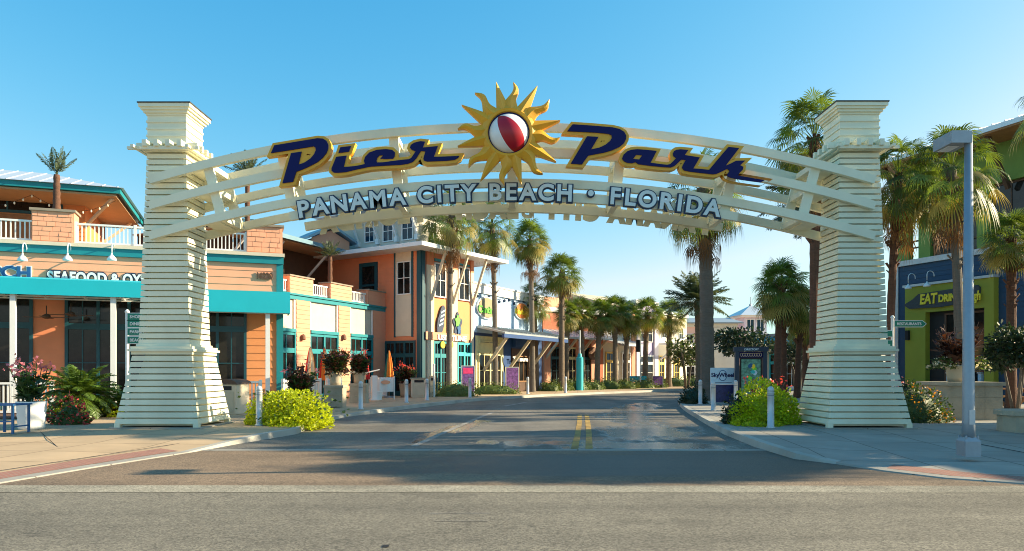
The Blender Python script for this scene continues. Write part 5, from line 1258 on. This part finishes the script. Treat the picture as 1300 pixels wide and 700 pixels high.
for i,(px,D_,rx,h,lb_) in enumerate(hedges): bush('hedge', lb_, 'hedge', gx(px,D_), (rx*1.22,.6,h), 1000, .09, 'hedge' if i != 10 else 'shrub_green', 60+i, HG, .5)
def tree(px, D_, h, rx, rz, label, m, seed, n=1500, size=.26, tr=.1):
    t = thing('tree', label, 'tree', gx(px,D_)); tree_parts(t, h, rx, rz, seed, m, n, size, tr)
tree(872, 61, 4.4, 1.7, 1.35, 'small airy multi stemmed tree left of the very thick palm trunk', 'tree_leaf', 71, 1500, .24)
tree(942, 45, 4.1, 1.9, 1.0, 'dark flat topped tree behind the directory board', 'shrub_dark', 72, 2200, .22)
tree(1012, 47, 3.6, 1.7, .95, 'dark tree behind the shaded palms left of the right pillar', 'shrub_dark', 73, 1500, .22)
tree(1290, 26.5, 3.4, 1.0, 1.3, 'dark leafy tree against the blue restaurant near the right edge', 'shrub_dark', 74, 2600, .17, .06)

# potted canna at far left
def pot(name, label, c, r, h, m, ribs=False, n=24):
    mb = MB(); c = Vector(c); prof = [(r*.80,0),(r*.86,h*.3),(r*.92,h*.6),(r*.98,h*.92),(r*1.04,h*.94),(r*1.04,h),(r*.92,h),(r*.9,h*.9)]
    if ribs: prof = [(r*(.86+.12*t/9)+(.012 if t % 2 else 0), h*t/10) for t in range(10)]+[(r*1.03,h*.93),(r*1.03,h),(r*.92,h),(r*.9,h*.88)]
    mb.lathe(c, prof, n); return mb
p = gnd(40,545,SW); t = thing('canna_pot', 'large ribbed white tub with red flowering canna at the left edge', 'potted plant', p)
pot('', '', p, .33, .70, '', True).build('tub', M['white'], t, True)
rg = random.Random(4); mb = MB(); canna(mb, rg, p+Vector((0,0,.62)), 20, 1.1, .42, 0, 1, 10); mb.build('canna', [M['canna_leaf'],M['flower_pink']], t)
p = gnd(67,541,SW)+Vector((.1,.6,0)); mb = MB(); c = p+Vector((0,0,.0)); core(mb,c,(.35,.3,.5),3); blob(mb,p,(.5,.4,.8),700,.10,33,0,extra=(1,.45)); tag(mb.build('flowering_shrub',[M['shrub_green'],M['flower_red']],None,False,p),'red flowering shrub between the white tub and the sago palm','bush')
# sago palms
def sago(p, label, h, L, seed, n=62):
    t = thing('sago_palm', label, 'sago palm', p, 'sago palms by the white fence'); p = Vector(p); tb = MB(); rg = random.Random(seed)
    tb.tube([p+Vector((0,0,h*i/8)) for i in range(9)], [.20+.03*(i % 2) for i in range(9)], 10)
    for i in range(60): a = rg.uniform(0,6.28); z = rg.uniform(.05,1)*h; q = p+Vector((math.cos(a)*.18,math.sin(a)*.18,z)); tb.bar(q,q+frond_dir(a,R(35))*.12,.06,.03)
    tb.build('trunk', M['bark_red'], t)
    c = feather_crown(seed, n, L, 72, -20, .8, 36, .19, .017); c.v = [(v[0]+p.x,v[1]+p.y,v[2]+p.z+h) for v in c.v]; c.build('crown', M['cycad'], t)
sago(gx(101,22.5), 'large sago palm with arching fronds left of the left pillar', .72, 1.35, 51)
sago(gx(152,23.6), 'smaller sago palm tucked behind the left pillar base', .40, .95, 52, 34)
mb = MB(); b = [gx(-20,23,SW), gx(165,23,SW), gx(160,27.4,SW), gx(-30,27.4,SW)]; b = [gnd(-60,534,SW),gnd(150,529,SW),gx(165,27,SW),gx(-60,25,SW)]
mb.add([(q.x,q.y,SW+.02) for q in b],[(0,1,2,3)]); o = mb.build('planting_bed', M['mulch']); o['kind'] = 'structure'
mb = MB(); rg = random.Random(8)
for i in range(26): px = rg.uniform(70,155); c = gx(px, rg.uniform(22.3,25)); blob(mb, c, (.22,.2,.34), 70, .10, 200+i)
tag(mb.build('ground_cover', M['vine_lime']), 'yellow green leafy ground cover below the sago palms', 'ground cover', None, 'stuff')

def canna_urn(px, D_, r, h, zb, plant_h, spread, label, lm, fm, seed, ped=None, n=16, potm='stone', lw=.13):
    p = gx(px, D_); t = thing('planter_urn', label, 'potted plant', p, 'potted cannas along the shop fronts'); z = 0
    if ped:
        w, ph = ped; b = MB(); b.box(p.x-w,p.x+w,p.y-w,p.y+w,p.z,p.z+ph-.10); b.box(p.x-w*1.1,p.x+w*1.1,p.y-w*1.1,p.y+w*1.1,p.z+ph-.10,p.z+ph); b.box(p.x-w*1.04,p.x+w*1.04,p.y-w*1.04,p.y+w*1.04,p.z+ph*.55,p.z+ph*.58); b.build('pedestal', M['stone'], t); z = ph
    pot('', '', p+Vector((0,0,z)), r, h, '').build('urn', M[potm], t, True)
    mb = MB(); rg = random.Random(seed); c = p+Vector((0,0,z+h-.05)); canna(mb, rg, c, n, plant_h, spread, 0, 1, 6, lw, .22); canna(mb, rg, c, n, plant_h*.85, spread, 3, 1, 5, lw, .15); blob(mb, c+Vector((0,0,plant_h*.35)), (spread*.75,spread*.75,plant_h*.42), 420, .15, seed+7, 3, flat=False, extra=(0,.5), shell=.3); blob(mb, c, (spread*.8,spread*.8,.35), 250, .12, seed, 0, extra=(2,.25))
    mb.build('canna', [M[lm],M[fm],M['flower_white'],M['canna_leaf']], t); return t
canna_urn(381, 25.5, .30, .55, 0, 1.25, .50, 'bronze leaved canna in a pot rising behind the left vine mound', 'canna_bronze', 'flower_pink', 301, None, 20)
canna_urn(426, 29.5, .25, .50, 0, 1.15, .50, 'bronze canna in a pale urn on a square stone pedestal, pink flowers on top', 'canna_bronze', 'flower_pink', 302, (.36,.88), 26)
canna_urn(456, 33, .26, .50, 0, 1.05, .45, 'bronze canna in a pale urn on a square stone pedestal before the red umbrella', 'canna_bronze', 'flower_pink', 303, (.36,.88), 24)
canna_urn(517, 40, .45, .75, 0, 1.25, .50, 'dark leaved potted plant with white flowers left of the timber bin', 'canna_bronze', 'flower_red', 304, None, 18)
p = gx(352, 21.8); mb = MB(); canna(mb, random.Random(9), p, 22, .95, .4, 0, None, 0, .06); tag(mb.build('red_leaved_plant', M['canna_bronze'], None, False, p), 'spiky dark red plant behind the left vine mound', 'plant')
p = gx(973, 24.5); mb = MB(); canna(mb, random.Random(10), p, 30, 1.2, .7, 0, 1, 2, .06); tag(mb.build('red_leaved_plant', [M['canna_bronze'],M['flower_red']], None, False, p), 'spiky dark red plant below the directory board', 'plant')
# stone planter on the right with a glazed pot
p = gx(1218, 22.4); t = thing('stone_planter', 'square stone block planter holding up a green pot behind the lamp post', 'planter', p)
b = MB(); w = .80; rg = random.Random(3)
for i in range(3):
    for j in range(3):
        b.box(p.x-w+j*w*2/3+.006,p.x-w+(j+1)*w*2/3-.006,p.y-w,p.y+w,p.z+i*.34+.004,p.z+(i+1)*.34-.004)
b.box(p.x-w+.015,p.x+w-.015,p.y-w+.015,p.y+w-.015,p.z,p.z+1.02); b.build('stone_block', M['stone'], t)
b = MB(); b.box(p.x-w*1.07,p.x+w*1.07,p.y-w*1.07,p.y+w*1.07,p.z+1.024,p.z+1.13); b.build('coping', M['stone'], t)
q = p+Vector((-.05,0,1.13)); t = thing('planter_urn', 'green glazed pot of red leaved canna and pale flowers on the stone planter', 'potted plant', q, 'potted cannas along the shop fronts')
pot('', '', q, .34, .50, '').build('urn', M['tan'], t, True)
mb = MB(); c = q+Vector((0,0,.45)); canna(mb, random.Random(12), c, 30, 1.35, .6, 0, 1, 6, .13, .12)
for dx in (-.5,.5): blob(mb, c+Vector((dx,-.1,-.05)), (.4,.35,.35), 300, .09, 90+int(dx*10), 3, extra=(2,.3))
mb.build('canna', [M['canna_bronze'],M['flower_red'],M['flower_white'],M['shrub_green']], t)
p = gnd(1315,548,SW); t = thing('stone_bench', 'low rounded stone seat wall at the right edge', 'seat wall', p)
b = MB(); b.lathe(p, [(.80,0),(.80,.40)], 14); b.build('base_stones', M['stone'], t); b = MB(); b.lathe(p+Vector((0,0,.402)), [(.87,0),(.87,.11)], 14); b.build('coping', M['stone'], t)

# ================================================================ bollards
def bollard_proto(p, label):
    t = thing('bollard', label, 'bollard', p, 'steel bollards along the kerbs'); p = Vector(p)
    b = MB(); b.lathe(p, [(.115,0),(.115,.03),(.085,.035),(.083,.90),(.088,.905),(.088,.925),(.083,.93)], 18); b.build('post', M['bollard'], t, True)
    b = MB(); b.lathe(p+Vector((0,0,.93)), [(.083,0),(.083,.06),(.072,.10),(.045,.13),(.012,.14)], 18); b.build('dome', M['bollard'], t, True)
    b = MB(); b.lathe(p+Vector((0,0,.82)), [(.087,0),(.087,.035)], 18); b.build('band', M['steel'], t, True); return t
bp = [(329,540.5,'bollard beside the left lime vine mound'),(458,520,'bollard in front of the stone pedestal pots by the red umbrella'),(516,511.5,'bollard in front of the potted plant left of the timber bin'),(542,508.5,'bollard just right of the timber bin'),
 (596.5,505,'bollard beside the purple poster at the corner tower'),(670,500.5,'bollard beside the violet poster by the pale lit palm trunk'),(718,499,'bollard in front of the mid height shaggy palm'),
 (889,513.5,'bollard in front of the very thick palm trunk'),(905.5,521.5,'bollard in front of the pale blue sign'),(934,515,'bollard half hidden behind the right vine mound, below the directory board'),(978.5,543.5,'domed bollard standing before the right vine mound')]
b0 = None
for px, py, lb_ in bp:
    p = gnd(px, py, SW)
    if b0 is None: b0 = bollard_proto(p, lb_)
    else: dup(b0, p, lb_)
p = gx(551, 40.5); t = thing('slim_post', 'slim white post beside the timber bin', 'post', p); b = MB(); b.tube([p,p+Vector((0,0,1.75))],.05,8); b.build('post_shaft', M['white'], t); b = MB(); b.lathe(p+Vector((0,0,1.75)),[(.06,0),(.06,.05),(.02,.09)],8); b.build('post_cap', M['white'], t)

# ================================================================ street lamp
p = gnd(1229.5,579,SW); p.z = SW; Dl = p.y
t = thing('street_lamp', 'grey shoebox street lamp with square base at the right', 'street lamp', p)
b = MB(); w = .135; b.box(p.x-w,p.x+w,p.y-w,p.y+w,SW,SW+.26); b.box8([(p.x+sx*k,p.y+sy*k,SW+z) for k,z in ((w,.26),(w*.72,.33)) for sx,sy in ((-1,-1),(1,-1),(1,1),(-1,1))]); b.build('base_cover', M['steel'], t)
zt = EYE+(470-172)/FPX*Dl; x1 = (1222-650)/FPX*Dl
b = MB(); b.lathe((p.x,p.y,SW+.3), [(.105,0),(.10,.3),(.062,zt-SW-.3)], 16); b.build('pole', M['steel'], t, True)
b = MB(); b.box(p.x-.05,p.x+.05,p.y-.108,p.y-.098,SW+.55,SW+.80); b.build('access_panel', M['steel_light'], t)
for sx in (-1,1):
    for sy in (-1,1): b = MB(); b.lathe((p.x+sx*.10,p.y+sy*.10,SW+.30),[(.018,0),(.018,.05),(.01,.06)],6); b.build('anchor_bolt', M['steel'], t)
za, zb2 = EYE+(470-168)/FPX*Dl, EYE+(470-183)/FPX*Dl
xa, xb = p.x-.34, p.x+.02; ya, yb = p.y-.08, p.y+.48
b = MB(); b.box(xa,xb,ya,yb,zb2,za); b.box(xa+.02,xb-.02,ya+.02,yb-.02,za,za+.012); b.build('lamp_head', M['steel'], t)
b = MB(); b.box(xa+.05,xb-.12,ya+.18,yb-.05,zb2-.015,zb2-.002); b.build('lens', M['lamp_white'], t)

# ================================================================ white fences, bins, umbrellas, signs
FA = Fr(A.pt(0,3.3,0).xy, A.u)
def fence(fr, a0, a1, label, z0=SW, h=1.08, m='white', solid=False):
    t = thing('fence', label, 'fence', fr.pt((a0+a1)/2,0,SW), 'white fences round the dining terraces')
    railing(fr, a0, a1, 0, z0, z0+h, t, m, .12, 'fence_panel')
    for a in (a0,a1): mb = MB(); mb.fbox(fr,a-.05,a+.05,-.056,.056,z0-.02,z0+h+.05); mb.build('fence_post', M[m], t)
    if solid: mb = MB(); mb.fbox(fr,a0+.12,a1-.12,-.035,-.03,z0+.14,z0+h-.16); mb.build('privacy_panel', M['white'], t)
fence(FA, -17, -12.2, 'white picket fence behind the white canna tub'); fence(FA, -12, -7.6, 'white picket fence behind the sago palms'); fence(FA, -4.9, -.9, 'white picket fence behind the rubbish bin right of the left pillar')
FB = Fr((-9.3,30.6), (2.75,10.6))
for a0,a1,lb_ in ((-.55,.75,'white slatted fence panel at the corner of the orange restaurant'),(1.15,2.45,'white slatted fence panel left of the first stone pedestal'),(3.1,4.4,'white slatted fence panel between the two stone pedestals'),(7.6,9.6,'white slatted fence panel behind the white banner')): fence(FB, a0, a1, lb_, solid=a0 < 5)
q = gx(490,37); bf = Fr((q.x,q.y),(1,.25)); t = thing('banner', 'white printed banner hung before the slatted fence', 'banner', bf.pt(0,0,SW))
b = MB(); n = 12
for i in range(n):
    u0,u1 = -.38+.76*i/n, -.38+.76*(i+1)/n; w0,w1 = .03*math.sin(i*1.1), .03*math.sin((i+1)*1.1)
    b.add([bf.pt(u0,w0,.52),bf.pt(u1,w1,.52),bf.pt(u1,w1,1.25),bf.pt(u0,w0,1.25),bf.pt(u0,w0-.01,.52),bf.pt(u1,w1-.01,.52),bf.pt(u1,w1-.01,1.25),bf.pt(u0,w0-.01,1.25)],[(0,1,2,3),(7,6,5,4),(3,2,6,7),(0,4,5,1)])
b.build('cloth', M['white'], t); b = MB(); b.bar(bf.pt(-.42,-.03,SW),bf.pt(-.42,-.03,1.3),.05,.05); b.bar(bf.pt(.42,-.03,SW),bf.pt(.42,-.03,1.3),.05,.05); b.build('frame', M['white'], t)
put_mesh(poly_mesh([[(.24*math.cos(6.283*i/16),.10*math.sin(6.283*i/16)) for i in range(16)]], .003), 'print', bf.mat(-.02,.045,1.0), M['peach'], t)
q = gx(475,36.2); hf = Fr((q.x,q.y),(1,.3)); t = thing('host_stand', 'white angled host stand beside the banner', 'lectern', hf.pt(0,0,SW))
b = MB(); b.fbox(hf,-.12,.12,-.2,.2,SW,1.35); b.fbox(hf,-.2,.2,-.28,.28,SW,SW+.06); b.build('pedestal', M['white'], t); b = MB(); b.box8([hf.pt(-.75,.25,1.38),hf.pt(.25,.25,1.62),hf.pt(.25,-.25,1.62),hf.pt(-.75,-.25,1.38),hf.pt(-.75,.25,1.42),hf.pt(.25,.25,1.66),hf.pt(.25,-.25,1.66),hf.pt(-.75,-.25,1.42)]); b.build('sloping_top', M['white'], t)
p = gx(479,36.8); pot('', '', p+Vector((.05,-.4,0)), .30, .42, '').build('x', M['white']).name = 'white_tub'
tag(bpy.data.objects['white_tub'], 'plain low white tub at the foot of the host stand', 'tub')
def bin_(px, D_, w, dpt, h, label, arched, rot=0):
    p = gx(px,D_); fr = Fr((p.x,p.y),(math.cos(rot),math.sin(rot))); t = thing('litter_bin', label, 'litter bin', p)
    b = MB(); b.fbox(fr,-w,w,-dpt,dpt,SW+.06,SW+h); b.fbox(fr,-w*.9,w*.9,-dpt*.9,dpt*.9,SW,SW+.06); b.build('body', M['stucco'], t)
    b = MB(); b.fbox(fr,-w*.82,w*.82,dpt,dpt+.02,SW+.12,SW+h*.78); b.build('panel', M['tan'], t)
    b = MB(); b.fbox(fr,-w*.6,w*.6,dpt+.001,dpt+.012,SW+h*.82,SW+h*.95); b.build('opening', M['dark'], t)
    b = MB()
    if arched: prism(b, Fr(fr.pt(0,0,0).xy,(-fr.n.x,-fr.n.y)), [(w*1.12*math.cos(x), SW+h+.02+.16*math.sin(x)) for x in [math.pi*i/10 for i in range(11)]], -dpt*1.15, dpt*1.15)
    else: b.fbox(fr,-w*1.12,w*1.12,-dpt*1.12,dpt*1.12,SW+h,SW+h+.07)
    b.build('lid', M['wood_dark' if arched else 'stone'], t)
bin_(294,24.0,.42,.36,1.02,'beige rubbish bin with brown arched lid right of the left pillar',True,R(-14))
bin_(531.5,39.6,.42,.40,1.0,'beige timber bin with flat lid before the corner tower',False,R(10))
bin_(549,41.0,.16,.2,1.1,'narrow pale bin against the corner tower',False,R(10))
def umbrella(px, D_, label, cols):
    p = gx(px,D_); t = thing('closed_umbrella', label, 'umbrella', p, 'closed umbrellas on the dining terrace')
    b = MB(); b.tube([p,p+Vector((0,0,2.55))],.028,8); b.build('pole', M['wood_mid'], t); b = MB(); b.lathe(p,[(.26,0),(.26,.07),(.05,.10)],14); b.build('base', M['steel'], t)
    mb = MB(); n = 16; prof = [(.05,2.5),(.12,2.2),(.19,1.8),(.24,1.4),(.29,1.02),(.20,1.0)]
    for r,z in prof:
        for j in range(n): a = 6.283*j/n; k = r*(1.0 if j % 2 else .62); mb.v.append((p.x+math.cos(a)*k,p.y+math.sin(a)*k,p.z+z))
    for i in range(len(prof)-1):
        for j in range(n): mb.f.append((i*n+j,i*n+(j+1)%n,(i+1)*n+(j+1)%n,(i+1)*n+j)); mb.m.append(((j+1)//2) % len(cols))
    mb.build('canopy', [M[c] for c in cols], t)
umbrella(394,33.2,'closed umbrella striped red, orange and cream behind the first fence panel',['umb_orange','umb_red','umb_cream','umb_cream'])
umbrella(463,37.5,'closed orange and red umbrella behind the second stone pedestal',['umb_red','umb_orange','umb_cream','umb_red'])
umbrella(494,39.5,'closed green and orange umbrella behind the white banner',['umb_orange','umb_green','umb_orange','umb_orange'])
umbrella(412,34.6,'low closed orange umbrella half hidden by the first stone pedestal canna',['umb_orange','umb_red','umb_orange','umb_cream'])
# blue chair at the left edge
p = gnd(4,551,SW)+Vector((0,.2,0)); t = thing('bar_table', 'small blue metal table at the left edge', 'table', p); b = MB()
for dx in (-.3,.28):
    for dy in (-.28,.28): b.bar((p.x+dx,p.y+dy,SW),(p.x+dx,p.y+dy,.79),.045,.045)
b.bar((p.x-.3,p.y-.28,.42),(p.x+.28,p.y-.28,.42),.03,.03); b.bar((p.x+.28,p.y-.28,.3),(p.x+.28,p.y+.28,.3),.03,.03); b.build('frame', M['blue_chair'], t); b = MB(); b.box(p.x-.36,p.x+.33,p.y-.34,p.y+.34,.79,.825); b.build('tabletop', M['blue_chair'], t)
# pole mounted direction signs
def direction_post(px, D_, top, blades, label, side):
    p = gx(px,D_); t = thing('direction_sign', label, 'sign post', p, 'green direction sign posts'); h = EYE+(470-top)/FPX*D_
    b = MB(); b.tube([p,(p.x,p.y,h)],.055,10); b.lathe((p.x,p.y,h),[(.07,0),(.07,.04),(.02,.10)],10); b.build('post_shaft', M['white'], t)
    for (py, ln, txt, sgx) in blades:
        z = EYE+(470-py)/FPX*D_; P = [(.05,-.10),(ln-.12,-.10),(ln,0),(ln-.12,.10),(.05,.10)]; mx = Matrix(((sgx,0,0,p.x),(0,0,-1,p.y-.06),(0,1,0,z),(0,0,0,1)))
        s_ = bpy.data.objects.new('sign_blade', None); COL.objects.link(s_); s_.parent = t
        put_mesh(poly_mesh([P], .012, .022), 'blade_rim', mx, M['white'], s_); put_mesh(poly_mesh([P], .006), 'blade_plate', Matrix.Translation((0,-.012,0)) @ mx, M['green_sign'], s_)
        if txt:
            me = text_mesh(txt,.13,.003,.003,0,1,'LEFT'); mx2 = Matrix(((1,0,0,p.x+(.12 if sgx > 0 else -ln+.14)),(0,0,-1,p.y-.085),(0,1,0,z-.045),(0,0,0,1))); put_mesh(me, 'blade_letters', mx2, M['white'], s_)
direction_post(1133, 26, 404, [(411.5,1.15,'RESTAURANTS',1),(424,.9,'',-1),(436,.9,'',-1)], 'white post with long green arrow sign beside the right pillar', 1)
direction_post(161.5, 22.6, 397, [(402.5,.8,'SHOPS',1),(411.5,.8,'DINING',1),(421.5,.8,'PARKING',1),(432,.8,'BEACH',1)], 'white post with stacked green signs behind the left pillar', 1)
# pale blue sign panel
q = gx(917,32); sf_ = Fr((q.x,q.y),(1,.05)); t = thing('wheel_sign', 'pale blue over navy sign panel before the directory board', 'sign', sf_.pt(0,0,SW))
b = MB(); b.fbox(sf_,-.52,.52,-.05,.05,.98,1.72); b.build('upper_panel', M['skyblue_sign'], t); b = MB(); b.fbox(sf_,-.47,.52,-.045,.045,.20,.975); b.build('lower_panel', M['navy_print'], t); b = MB(); b.fbox(sf_,-.53,-.475,-.04,.04,SW,.975); b.fbox(sf_,.47,.52,-.047,-.046,SW,.2); b.build('sign_leg', M['white'], t)
me = text_mesh('SkyWheel',.25,.004,.006); put_mesh(me,'sign_letters',sf_.mat(0,.056,1.32),M['navy'],t)
ring = [(.19*math.cos(6.283*i/28),.24*math.sin(6.283*i/28)) for i in range(28)]; put_mesh(poly_mesh([ring,[(x*.86,y*.88) for x,y in ring]],.003),'wheel_ring',sf_.mat(.0,.055,1.38),M['blue_chair'],t)
b = MB(); b.fbox(sf_,-.40,.40,.05,.056,1.05,1.075); b.build('rule_line', M['navy'], t)
# directory board
q = gx(953,31.5); kf = Fr((q.x,q.y),(1,-.10)); t = thing('directory_board', 'dark blue framed shopping street directory with a colourful map', 'directory', kf.pt(0,0,SW))
b = MB(); b.fbox(kf,-.66,-.50,-.12,.12,SW,2.42); b.fbox(kf,.50,.66,-.12,.12,SW,2.42); b.build('frame_post', M['frame_navy'], t)
b = MB(); b.fbox(kf,-.72,.72,-.16,.16,2.42,2.62); b.build('header', M['frame_navy'], t)
b = MB(); b.fbox(kf,-.5,.5,-.05,.05,2.16,2.40); b.fbox(kf,-.5,.5,-.08,.08,.30,.46); b.build('rail_panel', M['navy'], t)
b = MB(); n = 9
for i in range(n):
    c = -.40+.8*i/(n-1); ringp = [(c+.05*math.cos(6.283*k/12), 2.28+.07*math.sin(6.283*k/12)) for k in range(12)]; b.tube([kf.pt(x,.06,z) for x,z in ringp]+[kf.pt(ringp[0][0],.06,ringp[0][1])],.011,5,cap=False)
b.build('fretwork', M['tan'], t)
b = MB(); b.fbox(kf,-.46,.46,-.04,.045,.46,2.16); b.build('poster_backing', M['dark'], t); b = MB(); b.fbox(kf,-.40,.40,.046,.06,.52,2.08); b.build('map_poster', M['map_print'], t)
rg = random.Random(6); mapm = ['green_letter','skyblue_sign','teal_light','poster_pink','yellow','blue_chair']
for i in range(7):
    c = (rg.uniform(-.25,.25), rg.uniform(.7,1.9)); P = [(c[0]+rg.uniform(.06,.13)*math.cos(6.283*k/9), c[1]+rg.uniform(.06,.15)*math.sin(6.283*k/9)) for k in range(9)]
    put_mesh(poly_mesh([P],.001),'map_patch',kf.mat(0,.062+.002*i,0),M[mapm[i % 6]],t)
me = text_mesh('DIRECTORY',.11,.004,.003); put_mesh(me,'header_letters',kf.mat(0,.165,2.47),M['skyblue_sign'],t)
# posters and small street items in front of the far shops
def poster(px, D_, w, h, label, m, top=None, ang=.4):
    q = gx(px,D_); fr = Fr((q.x,q.y),(1,ang)); t = thing('poster_board', label, 'poster board', fr.pt(0,0,SW), 'poster boards along the shops'); b = MB(); b.fbox(fr,-w/2,w/2,-.04,.04,SW+.2,SW+.2+h); b.build('board', M[m], t)
    b = MB()
    for a in (-w/2-.05,w/2): b.fbox(fr,a,a+.05,-.05,.05,SW,SW+.25+h)
    b.fbox(fr,-w/2,w/2,-.05,.05,SW+.2+h,SW+.25+h); b.build('frame', M['steel_light'], t)
    if top: b = MB(); b.fbox(fr,-w*.42,w*.42,.041,.05,SW+.2+h*.72,SW+.2+h*.94); b.build('print_heading', M[top], t)
poster(594,42.2,.72,1.5,'purple and pink poster board at the corner tower','poster','poster_pink'); poster(650,48.5,.85,1.45,'violet poster board left of the pale lit palm trunk','poster',None)
poster(835,61.5,.85,.75,'small plum notice board before the lavender shop','poster',None,.2)
p = gx(736,53.5); t = thing('slim_post', 'teal banner post with pale top behind the hedge', 'post', p); b = MB(); b.lathe(p,[(.26,0),(.26,2.4),(.18,2.45),(.12,2.7)],14); b.build('post_shaft', M['teal_light'], t); b = MB(); b.tube([p+Vector((0,0,2.7)),p+Vector((0,0,4.4))],.07,8); b.build('post_top', M['steel_light'], t)
p = gx(811,60.3); t = thing('park_bench', 'bright turquoise bench in front of the lavender shop', 'bench', p); b = MB(); b.box(p.x-.7,p.x+.7,p.y-.25,p.y+.25,.52,.58); b.build('seat', M['teal_light'], t); b = MB(); b.box8([(p.x-.7,p.y+.25,.62),(p.x+.7,p.y+.25,.62),(p.x+.7,p.y+.30,.62),(p.x-.7,p.y+.30,.62),(p.x-.7,p.y+.40,1.12),(p.x+.7,p.y+.40,1.12),(p.x+.7,p.y+.45,1.12),(p.x-.7,p.y+.45,1.12)]); b.build('backrest', M['teal_light'], t)
for dx in (-.6,.6): b = MB(); b.box(p.x+dx-.03,p.x+dx+.03,p.y-.22,p.y+.28,SW,.52); b.build('leg', M['teal_light'], t)
p = gx(813,59.8); t = thing('signal_post', 'thin grey post with a dark signal box before the lavender shop', 'sign post', p); b = MB(); b.tube([p,p+Vector((0,0,5.4))],.06,8); b.build('post_shaft', M['steel_light'], t); b = MB(); b.box(p.x-.35,p.x-.08,p.y-.14,p.y+.1,3.1,4.1); b.build('signal_box', M['dark'], t)
# railing posts before the lime restaurant, and its picnic table
for i,px in enumerate((1206,1219,1246,1258.5)):
    p = gx(px, 36.2-.4*i); lb_ = ['pale railing post left of the lamp pole, outer of two','pale railing post left of the lamp pole, inner of two','pale railing post right of the stone planter, inner of two','pale railing post right of the stone planter, outer of two'][i]
    t = thing('railing_post', lb_, 'post', p, 'pale railing posts before the lime restaurant'); b = MB(); b.box(p.x-.11,p.x+.11,p.y-.11,p.y+.11,SW,1.45); b.build('post_shaft', M['skyblue_sign'], t); b = MB(); b.box(p.x-.14,p.x+.14,p.y-.14,p.y+.14,1.45,1.52); b.build('post_cap', M['steel_light'], t)
p = gx(1284,29); t = thing('picnic_table', 'brown wooden picnic table under the dark tree at the right', 'table', p)
b = MB(); b.box(p.x-.8,p.x+.8,p.y-.4,p.y+.4,.84,.90); b.build('tabletop', M['wood_mid'], t)
for dy in (-.65,.65): b = MB(); b.box(p.x-.8,p.x+.8,p.y+dy-.13,p.y+dy+.13,.54,.59); b.build('bench_board', M['wood_mid'], t)
for dx in (-.6,.6): b = MB(); b.bar((p.x+dx,p.y-.6,SW),(p.x+dx,p.y+.2,.84),.05,.1); b.bar((p.x+dx+.06,p.y+.6,SW),(p.x+dx+.06,p.y-.2,.84),.05,.1); b.build('leg', M['wood_mid'], t)
# ================================================================ light, sky, camera
SUN_EL, SUN_AZ = 23.0, 5.5         # azimuth measured from +X towards +Y
w = bpy.data.worlds.new('World'); S.world = w; w.use_nodes = True; nt = w.node_tree
sky = nt.nodes.new('ShaderNodeTexSky'); sky.sky_type = 'NISHITA'; sky.sun_disc = False; sky.sun_elevation = R(SUN_EL); sky.sun_rotation = R(90-SUN_AZ)
sky.air_density = 1.0; sky.dust_density = 1.0; sky.ozone_density = 2.5
bg = nt.nodes['Background']; bg.inputs['Strength'].default_value = .15; 
sp = nt.nodes.new('ShaderNodeSeparateColor'); cb = nt.nodes.new('ShaderNodeCombineColor'); nt.links.new(sky.outputs[0], sp.inputs[0])
for i, (c0, pw, gain) in enumerate(((2.52,2.0,1.80),(3.88,.85,2.70),(5.09,.50,3.15))):      # deep clear-sky grade
    m1 = nt.nodes.new('ShaderNodeMath'); m1.operation = 'MULTIPLY'; m1.inputs[1].default_value = 1/c0; nt.links.new(sp.outputs[i], m1.inputs[0])
    m2 = nt.nodes.new('ShaderNodeMath'); m2.operation = 'POWER'; m2.inputs[1].default_value = pw; nt.links.new(m1.outputs[0], m2.inputs[0])
    m3 = nt.nodes.new('ShaderNodeMath'); m3.operation = 'MULTIPLY'; m3.inputs[1].default_value = gain; nt.links.new(m2.outputs[0], m3.inputs[0])
    m4 = nt.nodes.new('ShaderNodeMath'); m4.operation = 'MINIMUM'; m4.inputs[1].default_value = gain*1.25; nt.links.new(m3.outputs[0], m4.inputs[0]); nt.links.new(m4.outputs[0], cb.inputs[i])
nt.links.new(cb.outputs[0], bg.inputs['Color'])
sl = bpy.data.lights.new('sun', 'SUN'); sl.energy = 5.0; sl.angle = R(.5); sl.color = (1.0,.83,.55); so = bpy.data.objects.new('sun', sl); COL.objects.link(so)
d = Vector((math.cos(R(SUN_AZ))*math.cos(R(SUN_EL)), math.sin(R(SUN_AZ))*math.cos(R(SUN_EL)), math.sin(R(SUN_EL)))); so.rotation_euler = d.to_track_quat('Z','Y').to_euler(); so.location = (60,20,40)
cam = bpy.data.cameras.new('camera'); co = bpy.data.objects.new('camera', cam); COL.objects.link(co); S.camera = co
co.location = (0,0,EYE); co.rotation_euler = (R(90),0,0); cam.sensor_width = 36; cam.lens = 36*FPX/1300; cam.shift_y = (470-350)/1300; cam.clip_end = 2000; cam.clip_start = .1
S.view_settings.view_transform = 'Standard'; S.view_settings.look = 'None'; S.view_settings.gamma = 1; S.view_settings.exposure = 1.2; S.view_settings.use_curve_mapping = False
S.render.engine = 'CYCLES'; S.cycles.max_bounces = 6; S.cycles.transparent_max_bounces = 4; S.cycles.use_denoising = True; S.cycles.denoiser = 'OPENIMAGEDENOISE'; S.cycles.denoising_input_passes = 'RGB_ALBEDO_NORMAL'; S.cycles.denoising_prefilter = 'ACCURATE'; S.cycles.filter_width = 1.0; S.cycles.use_adaptive_sampling = False; S.cycles.sample_clamp_indirect = 6.0
